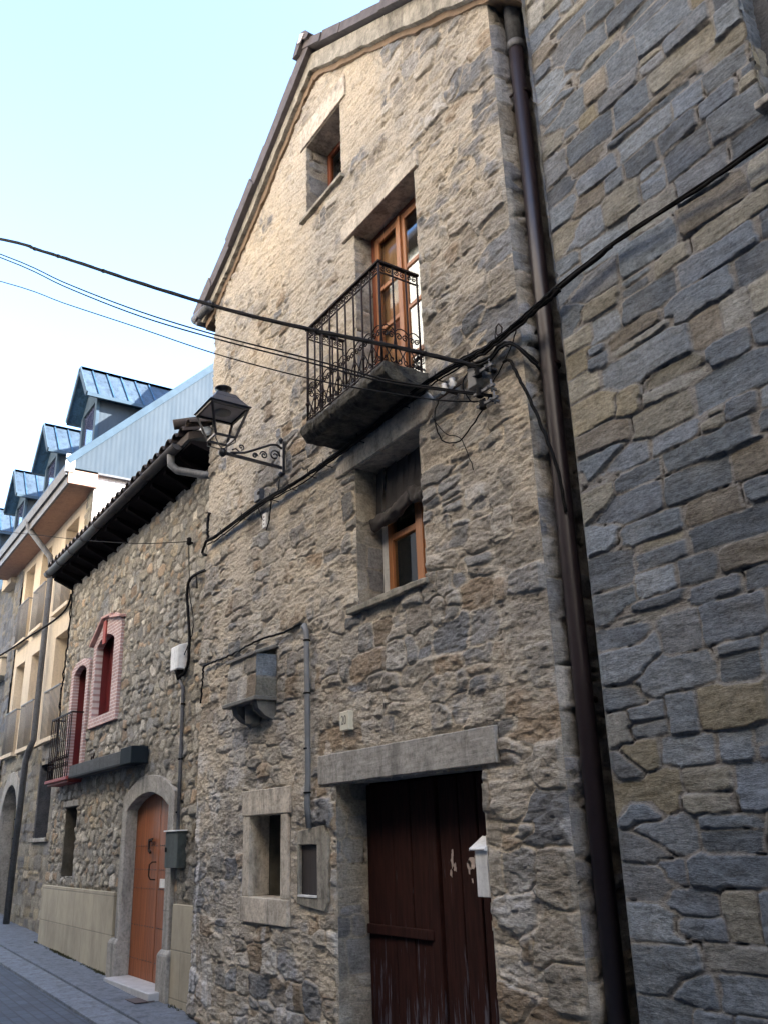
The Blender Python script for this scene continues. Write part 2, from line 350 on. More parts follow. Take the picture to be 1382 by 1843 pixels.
def masonry(name, us, vs, seeds, frame, mat, parent, holes=(), flats=(), keep=None, soft=(0, 0), p=3.0, warp=(.018, 6), mort=(.004, .014), prot=(.0, .03),
            rnd=.02, strata=(.012, 3.5, 13), smear=None, seed=0, curve=None, edge=.03, gap=.003, wash=None):
    """frame = (origin, udir, ndir); v is +z; the surface bulges along ndir."""
    g = np.random.default_rng(seed+99); U, V = np.meshgrid(us, vs); nu = len(us); nv = len(vs)
    W1 = U+warp[0]*fbm(U*warp[1], V*warp[1], 3, seed+3); W2 = V+warp[0]*.7*fbm(U*warp[1], V*warp[1], 3, seed+8)
    F1 = np.full(U.shape, 9.); F2 = np.full(U.shape, 9.); ID = np.zeros(U.shape, int); MS = np.ones(U.shape); 
    S = np.array(seeds); idr = g.random(len(S)); idb = g.random(len(S)); pr = g.uniform(*prot, len(S)); tx = g.uniform(-.06, .06, len(S)); tz = g.uniform(-.09, .05, len(S))
    for k, (cu, cv, su, sv, ro) in enumerate(seeds):
        ru = su*2.6+.03; rv = sv*2.6+.03
        i0, i1 = np.searchsorted(us, (cu-ru, cu+ru)); j0, j1 = np.searchsorted(vs, (cv-rv, cv+rv))
        if i1 <= i0 or j1 <= j0: continue
        a = W1[j0:j1, i0:i1]-cu; b = W2[j0:j1, i0:i1]-cv; cr, sr = math.cos(ro), math.sin(ro)
        d = ((np.abs(a*cr+b*sr)/su)**p+(np.abs(-a*sr+b*cr)/sv)**p)**(1/p)
        f1 = F1[j0:j1, i0:i1]; f2 = F2[j0:j1, i0:i1]; idd = ID[j0:j1, i0:i1]; ms = MS[j0:j1, i0:i1]
        c1 = d < f1
        f2[:] = np.where(c1, f1, np.minimum(f2, d)); f1[:] = np.where(c1, d, f1)
        idd[:] = np.where(c1, k, idd); ms[:] = np.where(c1, min(su, sv), ms)
    e = (F2-F1)*MS*.6
    n1 = fbm(U*14, V*14, 3, seed+21)
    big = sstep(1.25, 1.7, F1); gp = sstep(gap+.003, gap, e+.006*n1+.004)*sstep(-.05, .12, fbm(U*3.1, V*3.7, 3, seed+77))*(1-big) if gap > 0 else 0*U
    mo = 1-sstep(mort[0], mort[1], e+.010*n1)
    mo = np.maximum(mo, big)
    if smear is not None: mo = np.maximum(mo, sstep(.0, .35, smear(U, V)+.55*fbm(U*2.2, V*2.6, 4, seed+31)+.25*n1))
    h = (pr[ID]+tx[ID]*(U-S[ID, 0])+tz[ID]*(V-S[ID, 1]))*sstep(0, rnd, e)*(1-mo*.85)
    st = fbm(U*strata[1], V*strata[2], 5, seed+41, .62)
    h = h+strata[0]*(st+.35*(1-2*np.abs(fbm(U*strata[1]*1.7, V*strata[2]*1.3, 4, seed+51, .6))*2.2))
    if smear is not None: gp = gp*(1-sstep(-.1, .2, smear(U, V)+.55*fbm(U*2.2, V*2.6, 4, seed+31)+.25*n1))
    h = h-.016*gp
    h = h+.012*fbm(U*1.3, V*1.3, 3, seed+61)
    for (a0, a1, b0, b1) in list(holes)+list(flats):
        wu = U+.012*n1; wv = V+.012*fbm(U*11, V*11, 2, seed+71)
        d = np.maximum(np.maximum(a0-wu, wu-a1), np.maximum(b0-wv, wv-b1))
        h = np.where(d < edge, -.004+(h+.004)*sstep(.0, edge, d), h)
    wsh = wash(U, V, n1) if wash is not None else 0*U
    if soft[0]: h = h*sstep(-.004, .04, U-us[0])
    if soft[1]: h = h*sstep(-.004, .04, us[-1]-U)
    if curve is not None: h = h+curve(U, V)
    o, ud, nd = (Vector(q) for q in frame)
    P = np.stack([o[k]+U*ud[k]+h*nd[k]+(V if k == 2 else 0) for k in range(3)], -1).reshape(-1, 3)
    J, I = np.meshgrid(np.arange(nv-1), np.arange(nu-1), indexing='ij')
    cu = (us[I]+us[I+1])/2; cv = (vs[J]+vs[J+1])/2
    ok = np.ones(cu.shape, bool)
    nn = .010*fbm(cu*14, cv*14, 3, seed+21)
    for (a0, a1, b0, b1) in holes:
        ok &= ~((cu+nn > a0) & (cu+nn < a1) & (cv+nn > b0) & (cv+nn < b1))
    if keep is not None: ok &= keep(cu, cv)
    q0 = (J*nu+I)[ok]; Q = np.stack([q0, q0+1, q0+nu+1, q0+nu], -1)
    if Vector(ud).cross(Vector((0, 0, 1))).dot(nd) < 0: Q = Q[:, ::-1]
    me = bpy.data.meshes.new(name); me.vertices.add(len(P)); me.vertices.foreach_set('co', P.astype(np.float32).ravel())
    me.loops.add(Q.size); me.loops.foreach_set('vertex_index', Q.astype(np.int32).ravel())
    me.polygons.add(len(Q)); me.polygons.foreach_set('loop_start', (np.arange(len(Q))*4).astype(np.int32))
    me.update(calc_edges=True); me.polygons.foreach_set('use_smooth', np.ones(len(Q), bool))
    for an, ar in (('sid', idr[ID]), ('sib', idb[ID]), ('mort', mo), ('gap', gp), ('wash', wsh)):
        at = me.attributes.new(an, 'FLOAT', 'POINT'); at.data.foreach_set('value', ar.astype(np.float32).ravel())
    me.materials.append(mat); ob = bpy.data.objects.new(name, me); link(ob, parent)
    return ob
def ax(a, b, st): return np.linspace(a, b, max(2, int(round((b-a)/st))+1))

# ================================================================== GROUND
def gz(x): return -0.40-.031*x
def sheet(name, xs, ys, dz, mt, lab=None):
    b = B(); n = len(ys)
    vs = [(x, y, gz(x)+dz) for x in xs for y in ys]
    b.add(vs, [(i*n+j, (i+1)*n+j, (i+1)*n+j+1, i*n+j+1) for i in range(len(xs)-1) for j in range(n-1)])
    o = b.build(name, mt); o['kind'] = 'structure'; return o
def slab(name, x0, x1, y0, y1, top, th, mt, step=None):
    b = B(); x = x0; step = step or (x1-x0)
    while x < x1-1e-6:
        xe = min(x+step, x1); g = .006 if step < (x1-x0) else 0
        b.hexa([(x+g,y0,gz(x)+top-th),(xe,y0,gz(xe)+top-th),(xe,y1,gz(xe)+top-th),(x+g,y1,gz(x)+top-th),
                (x+g,y0,gz(x)+top),(xe,y0,gz(xe)+top),(xe,y1,gz(xe)+top),(x+g,y1,gz(x)+top)]); x = xe
    o = b.build(name, mt, None, .006); o['kind'] = 'structure'; return o
sheet('ground', (-250, 120), (-250, 250), -.06, plain('dull_earth', (.16,.14,.11), .95, scale=2, bd=.01))
sheet('road', (-70, 30), (-5.35, -.3), -.03, M_road)
slab('pavement', -45, 2, -.46, .5, .02, .08, M_pave, 1.1)
slab('kerb_channel', -45, 2, -.80, -.465, .0, .06, M_kerb, 1.6)
slab('opposite_pavement', -45, 20, -6.1, -5.3, .06, .12, M_pave, 1.1)

# ================================================================== STONE HOUSE (tall gabled house)
XL, XR = -9.5, -3.85
house = thing('stone_house', 'tall gabled rubble stone house with an iron balcony, beside the bigger slate block building', 'house', (-6.7, .3, -.2))
def roof_z(x):   # underside profile of the verge
    x = np.asarray(x, float)
    return np.where(x > -6.72, 9.97-(x+6.72)*.63, np.where(x > -8.9, 9.97-(-6.72-x)*.63, 8.597-(-8.9-x)*.45))
H_att = (-6.97, -6.22, 8.06, 9.07); H_fr = (-6.0, -4.98, 5.06, 7.2); H_win = (-6.09, -5.11, 3.41, 4.69)
H_door = (-6.51, -4.62, -.4, 1.99); H_nic = (-8.11, -7.46, 1.08, 1.80); H_met = (-7.12, -6.80, 1.13, 1.53)
F_att = (-7.10, -6.09, 9.08, 9.37); F_fr = (-6.20, -4.90, 7.20, 7.385); F_win = (-6.40, -4.89, 4.70, 4.92); F_door = (-6.76, -4.43, 2.0, 2.24)
us = ax(XL, XR, .0095); vs = ax(-.4, 10.0, .0095)
quoins = []
gq = np.random.default_rng(5); z = -.4; k = 0
while z < 8.6:
    hh = gq.uniform(.2, .36); w = (.50 if k % 2 else .28)*gq.uniform(.8, 1.15)
    quoins.append((XR-w/2, z+hh/2, w/2, hh/2, gq.uniform(-.03, .03)))
    w2 = (.52 if k % 2 else .26)*gq.uniform(.8, 1.15)
    quoins.append((XL+w2/2, z+hh/2, w2/2, hh/2, 0)); z += hh; k += 1
sk = lambda u, v: u > XR-.36 or u < XL+.3
seeds = quoins+rows(XL, XR, -.5, 10.2, (.12, .25), (.16, .42), .30, 3, sk, .18, .32)
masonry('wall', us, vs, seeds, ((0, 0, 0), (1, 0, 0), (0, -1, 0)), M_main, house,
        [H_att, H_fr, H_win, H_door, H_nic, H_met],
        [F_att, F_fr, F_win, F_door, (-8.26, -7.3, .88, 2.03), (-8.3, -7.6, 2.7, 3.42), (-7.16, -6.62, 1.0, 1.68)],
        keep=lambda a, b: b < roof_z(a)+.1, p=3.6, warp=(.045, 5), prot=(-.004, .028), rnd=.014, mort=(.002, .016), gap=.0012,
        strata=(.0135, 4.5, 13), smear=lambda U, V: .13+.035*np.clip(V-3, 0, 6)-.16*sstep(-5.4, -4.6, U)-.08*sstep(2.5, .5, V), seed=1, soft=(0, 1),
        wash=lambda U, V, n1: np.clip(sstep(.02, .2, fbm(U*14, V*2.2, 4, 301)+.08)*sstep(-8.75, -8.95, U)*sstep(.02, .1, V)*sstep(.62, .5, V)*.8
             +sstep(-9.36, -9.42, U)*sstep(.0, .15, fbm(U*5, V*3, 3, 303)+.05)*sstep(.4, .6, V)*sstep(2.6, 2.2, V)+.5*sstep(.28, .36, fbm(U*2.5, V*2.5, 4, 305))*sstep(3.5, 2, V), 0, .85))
# return wall in the gap beside the downpipe
masonry('side_wall', ax(0, 1.2, .02), ax(-.4, 8.4, .02), [(.10, v_, .16, .14, 0) for v_ in np.arange(-.4, 8.4, .28)]+rows(.28, 1.3, -.4, 8.5, (.12, .24), (.2, .4), .3, 8),
        ((XR, 0, 0), (0, 1, 0), (1, 0, 0)), M_quoin, house, p=3, warp=(.03, 5), prot=(0, .035), strata=(.012, 4, 12), seed=2, soft=(1, 0), smear=lambda U, V: -.1+0*U)
b = B(); b.box(XL+.02, XR-.02, .46, 7.5, -.4, 8.2)
b.prism([(XL+.02, 8.2), (XR-.02, 8.2), (-6.72, 9.9)], .46, 7.5)
b.build('masonry_core', M_quoin, house)
b = B(); b.box(XR, -3.5, .95, 1.3, -.4, 12); b.build('gap_backing', M_dark, house)

def jamb(hole, d, seed, base=0.):
    x0, x1, z0, z1 = hole
    masonry('reveal', ax(base, d, .015), ax(z0-.03, z1+.03, .015), rows(base-.1, d+.1, z0-.1, z1+.1, (.16, .28), (.18, .34), .2, seed),
            ((x0-.014, 0, 0), (0, 1, 0), (1, 0, 0)), M_quoin, house, p=3.5, prot=(0, .012), strata=(.006, 5, 10), seed=seed)
    b = B(); b.box(x1+.012, x1+.1, .035, d, z0, z1); b.build('reveal', M_grey, house)
jamb(H_att, .32, 21); jamb(H_fr, .34, 22); jamb(H_win, .36, 23); jamb(H_door, .36, 24)
# lintels
def lintel(F, d, mt, proud=.018):
    b = B(); b.box(F[0], F[1], -proud, d, F[2], F[3]); return chip(b.build('lintel', mt, house, .012), .014)
lintel(F_att, .44, M_lintel); lintel(F_fr, .44, M_lintel, .03)
b = B(); b.prism([(-6.40, 4.70), (-4.98, 4.70), (-4.90, 4.76), (-4.88, 4.84), (-4.94, 4.93), (-6.2, 4.93), (-6.36, 4.88)], -.025, .44); chip(b.build('lintel', M_lintel, house, .012), .012, 4)
lintel(F_door, .44, M_grey, .03)
# sills
b = B(); b.box(-7.06, -6.15, -.05, .3, 8.02, 8.065); chip(b.build('sill', M_conc, house, .01))
b = B(); b.prism([(-6.2, 3.36), (-5.6, 3.35), (-5.05, 3.36), (-5.04, 3.40), (-5.5, 3.415), (-6.2, 3.405)], -.06, .3); chip(b.build('sill', M_conc, house, .01), .014, 4)
# niche with dressed frame
b = B(); b.box(-8.26, -7.27, -.03, .2, 1.80, 2.03); chip(b.build('niche_frame', M_lintel, house, .012), .010)
b = B(); b.box(-8.25, -8.11, -.022, .2, 1.085, 1.80).box(-7.46, -7.32, -.022, .2, 1.085, 1.80); b.each('niche_frame', M_lintel, house, .01)
b = B(); b.box(-8.26, -7.31, -.034, .2, .87, 1.085); chip(b.build('niche_frame', M_lintel, house, .012), .010)
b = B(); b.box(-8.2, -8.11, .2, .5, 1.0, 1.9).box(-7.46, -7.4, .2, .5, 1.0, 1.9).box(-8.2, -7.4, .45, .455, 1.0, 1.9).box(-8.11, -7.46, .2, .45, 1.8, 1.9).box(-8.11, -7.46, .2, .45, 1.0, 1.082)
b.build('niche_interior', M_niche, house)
# roof and verge
top = [(-9.95, 8.45), (-8.9, 8.99), (-6.72, 10.38), (-3.6, 8.41)]
def off(pl, d): return [(x, z+d) for x, z in pl]
b = B(); lo = [(-9.75, roof_z(-9.75)+.02), (-8.9, float(roof_z(-8.9))+.03), (-6.80, 9.93), (-6.72, 9.97), (-3.6, float(roof_z(-3.6)))]
hi = [(-9.85, 8.30), (-8.9, 8.79), (-6.80, 10.12), (-6.72, 10.20), (-3.6, 8.31)]
N = 26
def dens(pl):
    out = []
    for (a, b_), (c, d_) in zip(pl[:-1], pl[1:]):
        for i in range(N): t = i/N; out.append((a+(c-a)*t, b_+(d_-b_)*t))
    return out+[pl[-1]]
lo_d = [(x, z+random.uniform(-.018, .018)) for x, z in dens(lo)]; hi_d = dens(hi)
b.ring(hi_d, lo_d, -.085, .2, closed=False); b.build('verge_band', M_conc, house, .006)
lo2 = [(x, z-random.uniform(.09, .14)*(1 if x < -6.7 else .6)) for x, z in lo_d]
b = B(); b.ring(lo_d, lo2, -.035, .2, closed=False); b.build('verge_corbel', plain('crumbling_brown_mortar', (.20,.14,.09), .95, scale=14, bd=.012, bscale=30), house)
b = B()
for seg in range(3):
    (x0, z0), (x1, z1) = top[seg], top[seg+1]; L = math.hypot(x1-x0, z1-z0); n = max(2, int(L/.42)); dx, dz = (x1-x0)/n, (z1-z0)/n
    nx, nz = -(z1-z0)/L, (x1-x0)/L
    for i in range(n):
        a = (x0+dx*i, z0+dz*i); c = (x0+dx*(i+1), z0+dz*(i+1)); j = random.uniform(-.008, .012)
        up = (.012 if (seg < 2) else 0), (.012 if seg == 2 else 0)
        th_ = .19 if seg < 2 else .10
        pts = [(a[0]-nx*th_, a[1]-nz*th_), (c[0]-nx*th_, c[1]-nz*th_), (c[0]+nx*up[0], c[1]+nz*up[0]+j), (a[0]+nx*up[1], a[1]+nz*up[1]+j)]
        b.prism(pts, -.15+random.uniform(-.012, .012), 7.6)
b.build('roof', M_roofd, house)
# ridge cap at the verge
b = B(); b.prism([(-6.94, 10.27), (-6.84, 10.42), (-6.72, 10.48), (-6.62, 10.42), (-6.54, 10.30), (-6.6, 10.28), (-6.72, 10.36), (-6.84, 10.25)], -.2, 7.6); b.build('ridge_cap', M_roofd, house)
b = B(); b.prism([(-6.80, 10.36), (-6.72, 10.45), (-6.63, 10.38), (-6.72, 10.33)], -.212, -.2); b.build('ridge_mortar', M_renderw, house)
b = B(); b.tube([(-9.86, -.12, 8.30), (-9.86, .5, 8.30), (-9.86, 7.5, 8.30)], .07, 10); b.build('gutter', M_zinc, house)
b = B(); b.tube([(-9.45, -.09, 8.33), (-9.98, -.1, 8.38)], .07, 12); b.build('gutter_outlet', M_zinc, house)

# attic window
f = B(); x0, x1, z0, z1 = H_att
f.box(x0, x0+.06, .28, .33, z0, z1).box(x1-.06, x1, .28, .33, z0, z1).box(x0+.06, x1-.06, .28, .33, z1-.06, z1).box(x0+.06, x1-.06, .28, .33, z0, z0+.07)
w = f.build('window', M_woodd, house, .006)
b = B(); b.box(-6.62, -6.56, .285, .32, z0+.07, z1-.06); b.build('mullion', M_wood, w, .006)
b = B(); b.box(x0+.06, x1-.06, .305, .309, z0+.07, z1-.06); b.build('pane', M_glass, w)
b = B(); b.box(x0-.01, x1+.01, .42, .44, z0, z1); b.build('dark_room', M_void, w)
# lower window with white sash strip and wooden casement
x0, x1, z0, z1 = H_win
f = B(); f.box(x0, x0+.10, .27, .31, z0, z1).box(x0+.10, x1, .27, .31, z1-.05, z1)
w = f.build('window', M_white, house, .005)
b = B(); b.box(x0+.10, x0+.16, .26, .32, z0, z1-.05).box(x0+.16, x1, .26, .32, z0, z0+.05).box(x0+.16, x1, .265, .315, 4.0, 4.06).box(x1-.46, x1-.36, .255, .32, z0+.05, z1-.05).box(x1-.34, x1-.27, .255, .32, z0+.05, z1-.05).box(x1-.07, x1, .26, .32, z0+.05, z1-.05)
b.build('sash', M_wood, w, .006)
b = B(); b.box(x0+.16, x1-.46, .29, .293, z0+.05, z1-.05).box(x1-.27, x1-.07, .29, .293, z0+.05, z1-.05); b.each('pane', M_glass, w)
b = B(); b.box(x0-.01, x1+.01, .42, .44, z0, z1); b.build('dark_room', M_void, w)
# balcony door
x0, x1, z0, z1 = H_fr
f = B(); f.box(x0, x0+.07, .2, .28, z0, z1).box(x1-.05, x1, .2, .28, z0, z1).box(x0+.07, x1-.05, .2, .28, z1-.06, z1)
w = f.build('balcony_door', M_woodd, house, .006)
cx = (x0+x1)/2
for (a, c) in ((x0+.075, cx-.005), (cx+.005, x1-.055)):
    b = B(); st = .065
    b.box(a, a+st, .19, .235, z0, z1-.065).box(c-st, c, .185, .235, z0, z1-.065)
    for (q0, q1) in ((z1-.135, z1-.065), (z0, z0+.09), (6.50, 6.545), (6.06, 6.105), (5.55, 5.60)): b.box(a+st, c-st, .193, .23, q0, q1)
    b.build('leaf', M_wood, w, .006)
    b = B(); b.box(a+st, c-st, .205, .209, z0+.09, z1-.135); b.build('pane', M_glassl if a < cx-.1 else M_glassr, w)
b = B(); b.box(cx-.02, cx+.02, .17, .186, z0, z1-.07); b.build('cover_strip', M_wood, w, .004)
b = B(); b.box(x0+.08, cx-.16, .255, .27, z0, z1-.1); b.build('inner_shutter', plain('orange_panel_wood', (.55,.27,.10), .6, var=.2, scale=4, stretch=(4, 4, .4)), w)
b = B(); b.prism([(cx-.16, z0+.1), (cx-.05, z0+.1), (cx-.05, z1-.3), (cx-.12, z1-.42), (cx-.16, z1-.65)], .262, .266); b.build('net_curtain', M_white, w)
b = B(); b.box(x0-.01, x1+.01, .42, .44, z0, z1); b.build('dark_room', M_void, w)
# garage-like plank door
x0, x1 = -6.51, -4.62
doors = B(); doors.box(x0, x1, .335, .36, -.4, 2.0); dr = doors.build('door', M_door, house)
for a, c, pr in ((-6.50, -6.11, .29), (-6.105, -5.87, .285), (-5.865, -5.64, .29), (-5.635, -5.52, .27), (-5.50, -5.27, .29), (-5.255, -5.06, .285), (-5.045, -4.86, .29), (-4.85, -4.63, .285)):
    b = B(); b.box(a, c, pr, .335, -.4, 1.985); b.build('plank', M_door, dr, .008)
b = B(); b.box(-6.49, -5.60, .262, .292, .855, .925); b.build('rail', M_door, dr, .006)
fl = B()
g = random.Random(3)
def flake(cx, cz, w, h):
    n = 14; pts = []
    for i in range(n):
        t = 2*math.pi*i/n; rr_ = g.uniform(.45, 1.1); pts.append((cx+w*rr_*math.cos(t), cz+h*rr_*math.sin(t)))
    fl.prism(pts, .2825, .286)
for c_ in ((-5.36, 1.40, .018, .055), (-5.33, 1.35, .02, .035), (-5.38, 1.31, .012, .03), (-5.13, 1.39, .05, .045), (-5.17, 1.36, .025, .05), (-5.09, 1.41, .018, .055), (-5.14, 1.27, .012, .02), (-5.35, 1.45, .01, .03)): flake(*c_)
fl.each('bare_patch', plain('bare_pale_wood', (.5,.42,.38), .9, bd=0), dr)
# meter recess cabinet
b = B(); b.ring([(-7.14, 1.06), (-6.68, 1.02), (-6.62, 1.1), (-6.62, 1.6), (-6.68, 1.68), (-7.14, 1.64)], [(-7.12, 1.13), (-6.80, 1.13), (-6.80, 1.13), (-6.80, 1.53), (-6.80, 1.53), (-7.12, 1.53)], -.022, .1)
b.build('cabinet_surround', M_conc, house, .006)
b = B(); b.box(-7.115, -6.805, .012, .04, 1.135, 1.525); mc = b.build('meter_cabinet', M_woodk, house, .004)
b = B(); b.box(-7.12, -6.80, -.03, .012, 1.118, 1.134); b.build('sill', M_white, mc, .002)
# projecting stone box on corbels
pj = B(); pj.box(-8.26, -7.62, -.205, .1, 2.87, 3.27)
masonry('projecting_box', ax(-8.27, -7.61, .012), ax(2.87, 3.28, .012), [(-8.1, 3.2, .2, .09, 0), (-7.78, 3.2, .15, .08, 0), (-8.18, 2.97, .1, .1, 0), (-7.95, 3.0, .12, .09, 0), (-7.73, 2.97, .1, .1, 0)],
        ((0, -.21, 0), (1, 0, 0), (0, -1, 0)), M_main, house, p=4, prot=(0, .01), strata=(.008, 5, 9), seed=31)
pb = masonry('box_cheek', ax(-.215, .05, .012), ax(2.87, 3.28, .012), [(-.1, 3.17, .13, .1, 0), (-.1, 2.97, .13, .08, 0)], ((-7.612, 0, 0), (0, 1, 0), (1, 0, 0)), M_tower, house, p=5, prot=(0, .012), seed=32, strata=(.004, 5, 9))
b = B(); b.hexa([(-8.3,-.235,3.27),(-7.585,-.235,3.27),(-7.585,.05,3.36),(-8.3,.05,3.36),(-8.3,-.235,3.30),(-7.585,-.235,3.30),(-7.585,.05,3.40),(-8.3,.05,3.40)])
b.box(-8.33, -7.57, -.245, .05, 2.83, 2.868); b.each('box_slab', M_boxst, house, .008)
b = B()
for xa in (-8.2, -7.74):
    pts = [(.0, 2.83), (-.19, 2.83), (-.17, 2.76), (-.10, 2.70), (0, 2.66)]
    n_ = len(pts); vv = [(xa, y, z) for y, z in pts]+[(xa+.12, y, z) for y, z in pts]
    b.add(vv, [tuple(range(n_)), tuple(range(2*n_-1, n_-1, -1))]+[(i, (i+1) % n_, (i+1) % n_+n_, i+n_) for i in range(n_)])
b.lathe((-7.97, -.06, 2.62), [(.02, 0), (.08, .03), (.095, .21)], 12)
b.each('corbel', M_boxst, house, .01)

# balcony
bx0, bx1, by = -6.28, -4.96, -.43
sb = B()
prof = [(0, 4.95), (-.36, 4.945), (-.40, 4.975), (-.43, 5.0), (-.44, 5.055), (-.425, 5.10), (0, 5.10)]
nx_ = 34; vv = []; n_ = len(prof)
for i in range(nx_+1):
    x = bx0-.03+(bx1-bx0+.06)*i/nx_
    inset = 0
    for j, (y, z) in enumerate(prof): vv.append((x, y+random.uniform(-.008, .008)*(y < -.1), z+random.uniform(-.007, .007)))
sb.add(vv, [(i*n_+j, i*n_+(j+1) % n_, (i+1)*n_+(j+1) % n_, (i+1)*n_+j) for i in range(nx_) for j in range(n_)]+[tuple(range(n_))[::-1], tuple(nx_*n_+j for j in range(n_))])
bal = sb.build('balcony', M_slabd, house, .006); chip(bal, .03, 3)
TOPZ, BOTZ = 6.09, 5.13
ys, xs0, xs1 = -.40, -6.23, -5.01
b = B(); b.box(xs0-.02, xs1+.02, ys-.02, ys+.02, TOPZ-.012, TOPZ+.008).box(xs1-.02, xs1+.02, ys+.02, 0, TOPZ-.012, TOPZ+.008).box(xs0-.02, xs0+.02, ys+.02, 0, TOPZ-.012, TOPZ+.008)
b.build('handrail', M_iron, bal, .003)
b = B(); b.box(xs0, xs1, ys-.006, ys+.006, TOPZ-.105, TOPZ-.095).box(xs0, xs1, ys-.006, ys+.006, BOTZ, BOTZ+.012)
for xx in (xs0, xs1): b.box(xx-.006, xx+.006, ys+.006, 0, TOPZ-.105, TOPZ-.095).box(xx-.006, xx+.006, ys+.006, 0, BOTZ, BOTZ+.012)
b.each('rail_bar', M_iron, bal)
NF = 10; fx = [xs0+(xs1-xs0)*i/(NF-1) for i in range(NF)]
for i, x in enumerate(fx):
    w_ = .012 if i in (0, NF-1) else .0085
    b = B(); b.tube([(x, ys, 5.08), (x, ys, TOPZ-.01)], w_, 6)
    b.lathe((x, ys, 5.30), [(w_, -.02), (w_*1.9, 0), (w_, .02)], 8)
    b.build('baluster', M_iron, bal)
for xx in (xs0, xs1):
    for yy in (-.265, -.13, -.012):
        b = B(); b.tube([(xx, yy, 5.09), (xx, yy, TOPZ-.01)], .0085, 6); b.build('baluster', M_iron, bal)
def spiral(c, r_a, turns, start, hand, ax_u, n=26):
    pts = []
    for i in range(n+1):
        t = i/n; r_ = r_a*(1-.82*t); a = start+hand*turns*2*math.pi*t
        pts.append((c[0]+ax_u[0]*r_*math.cos(a), c[1]+ax_u[1]*r_*math.cos(a), c[2]+r_*math.sin(a)))
    return pts
def scroll_panel(p0, p1):
    """C and S scrolls between two balusters: large pair at the foot, small pair under the rail."""
    p0 = Vector(p0); p1 = Vector(p1); d = (p1-p0); L = d.length; u = d.normalized(); mid = (p0+p1)/2; b = B()
    uu_ = (u.x, u.y)
    def P(t, z): q = p0+u*t; return (q.x, q.y, z)
    for sgn, off_ in ((1, .0), (-1, L)):
        c1 = P(off_+sgn*L*.27, 5.415); b.tube(spiral(c1, L*.25, 1.35, math.pi if sgn > 0 else 0, -sgn, uu_), .0056, 5)
        c2 = P(off_+sgn*L*.26, 5.185); b.tube(spiral(c2, L*.22, 1.2, math.pi if sgn > 0 else 0, sgn, uu_), .0056, 5)
        # linking S
        b.tube([P(off_+sgn*L*.03, 5.40), P(off_+sgn*L*.10, 5.33), P(off_+sgn*L*.33, 5.28), P(off_+sgn*L*.47, 5.24), P(off_+sgn*L*.36, 5.20)], .0056, 5)
        c3 = P(off_+sgn*L*.27, TOPZ-.055); b.tube(spiral(c3, L*.20, 1.3, math.pi/2, -sgn, uu_), .005, 5)
    b.tube([P(L*.02, 5.44)]+[P(L*(.5-.48*math.cos(math.pi*i/8)), 5.44+.055*math.sin(math.pi*i/8)) for i in range(1, 8)]+[P(L*.98, 5.44)], .0052, 5)
    return b
for i in range(NF-1): scroll_panel((fx[i], ys, 0), (fx[i+1], ys, 0)).build('scroll', M_iron, bal)
sy_ = [-.40, -.265, -.13, -.012]
for xx in (xs0, xs1):
    for a, c in zip(sy_[:-1], sy_[1:]): scroll_panel((xx, a, 0), (xx, c, 0)).build('scroll', M_iron, bal)

# downpipes in the gap (belong to the house)
b = B(); b.tube([(-3.75, .13, 8.9), (-3.75, .13, 7.72)], .068, 14).build if False else None
b = B(); b.tube([(-3.755, .185, 9.3), (-3.755, .185, 7.60)], .07, 14); b.lathe((-3.755, .185, 7.58), [(.064, 0), (.076, .01), (.076, .07), (.07, .08)], 14)
b.build('downpipe_head', M_zinc, house)
b = B(); b.tube([(-3.755, .18, 7.62), (-3.75, .15, 5), (-3.74, .11, 2.6), (-3.74, .09, -.4)], .06, 14); dp = b.build('downpipe', M_pipeb, house)
for z in (7.1, 4.62, 2.3):
    b = B(); b.lathe((-3.75, .09+.09*(z+.4)/8+.02, z), [(.061, 0), (.067, .002), (.067, .028), (.061, .03)], 14).bar((-3.86, .125, z+.015), (-3.75, .125, z+.015), .015); b.build('bracket', M_iron, dp)
b = B(); b.tube([(-3.62, .24, 4.7), (-3.62, .24, -.4)], .05, 12); b.build('downpipe', M_pipeb, house)

# ================================================================== SLATE BLOCK BUILDING (right)
tower = thing('slate_block_building', 'large building of blue grey and tan coursed stone blocks right of the brown downpipe', 'building', (1.5, 1, -.4))
TX0, TX1 = -3.5, 3.5
us = np.concatenate([ax(TX0, -1.5, .0085), ax(-1.46, TX1, .04)]); vs = np.concatenate([ax(-.5, 8.6, .0095), ax(8.65, 13.5, .05)])
H_top = (-1.85, -.6, 5.28, 7.4)
def tskip(u, v): return u < TX0+.2
tq = []; z = -.5; k = 0
while z < 13.5:
    hh = gq.uniform(.14, .27); w = gq.uniform(.2, .42); tq.append((TX0+w/2, z+hh/2, w/2, hh/2, 0)); z += hh; k += 1
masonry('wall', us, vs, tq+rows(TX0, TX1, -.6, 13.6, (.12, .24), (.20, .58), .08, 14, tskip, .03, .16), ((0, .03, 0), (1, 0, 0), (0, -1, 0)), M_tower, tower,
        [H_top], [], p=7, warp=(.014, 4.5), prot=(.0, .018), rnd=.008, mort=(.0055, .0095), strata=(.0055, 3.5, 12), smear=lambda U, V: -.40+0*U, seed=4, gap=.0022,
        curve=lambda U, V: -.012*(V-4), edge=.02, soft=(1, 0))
b = B(); b.box(TX0+.015, TX1, .2, 9, -.5, 13.5); b.build('masonry_core', M_dark, tower)
masonry('return_wall', ax(0.03, 1.0, .03), ax(-.5, 13.5, .04), rows(0, 1.1, -.5, 13.6, (.12, .24), (.2, .4), .2, 15), ((TX0+.004, 0, 0), (0, 1, 0), (-1, 0, 0)), M_dark, tower, p=4, prot=(0, .01), strata=(.006, 4, 10), seed=5)
x0, x1, z0, z1 = H_top
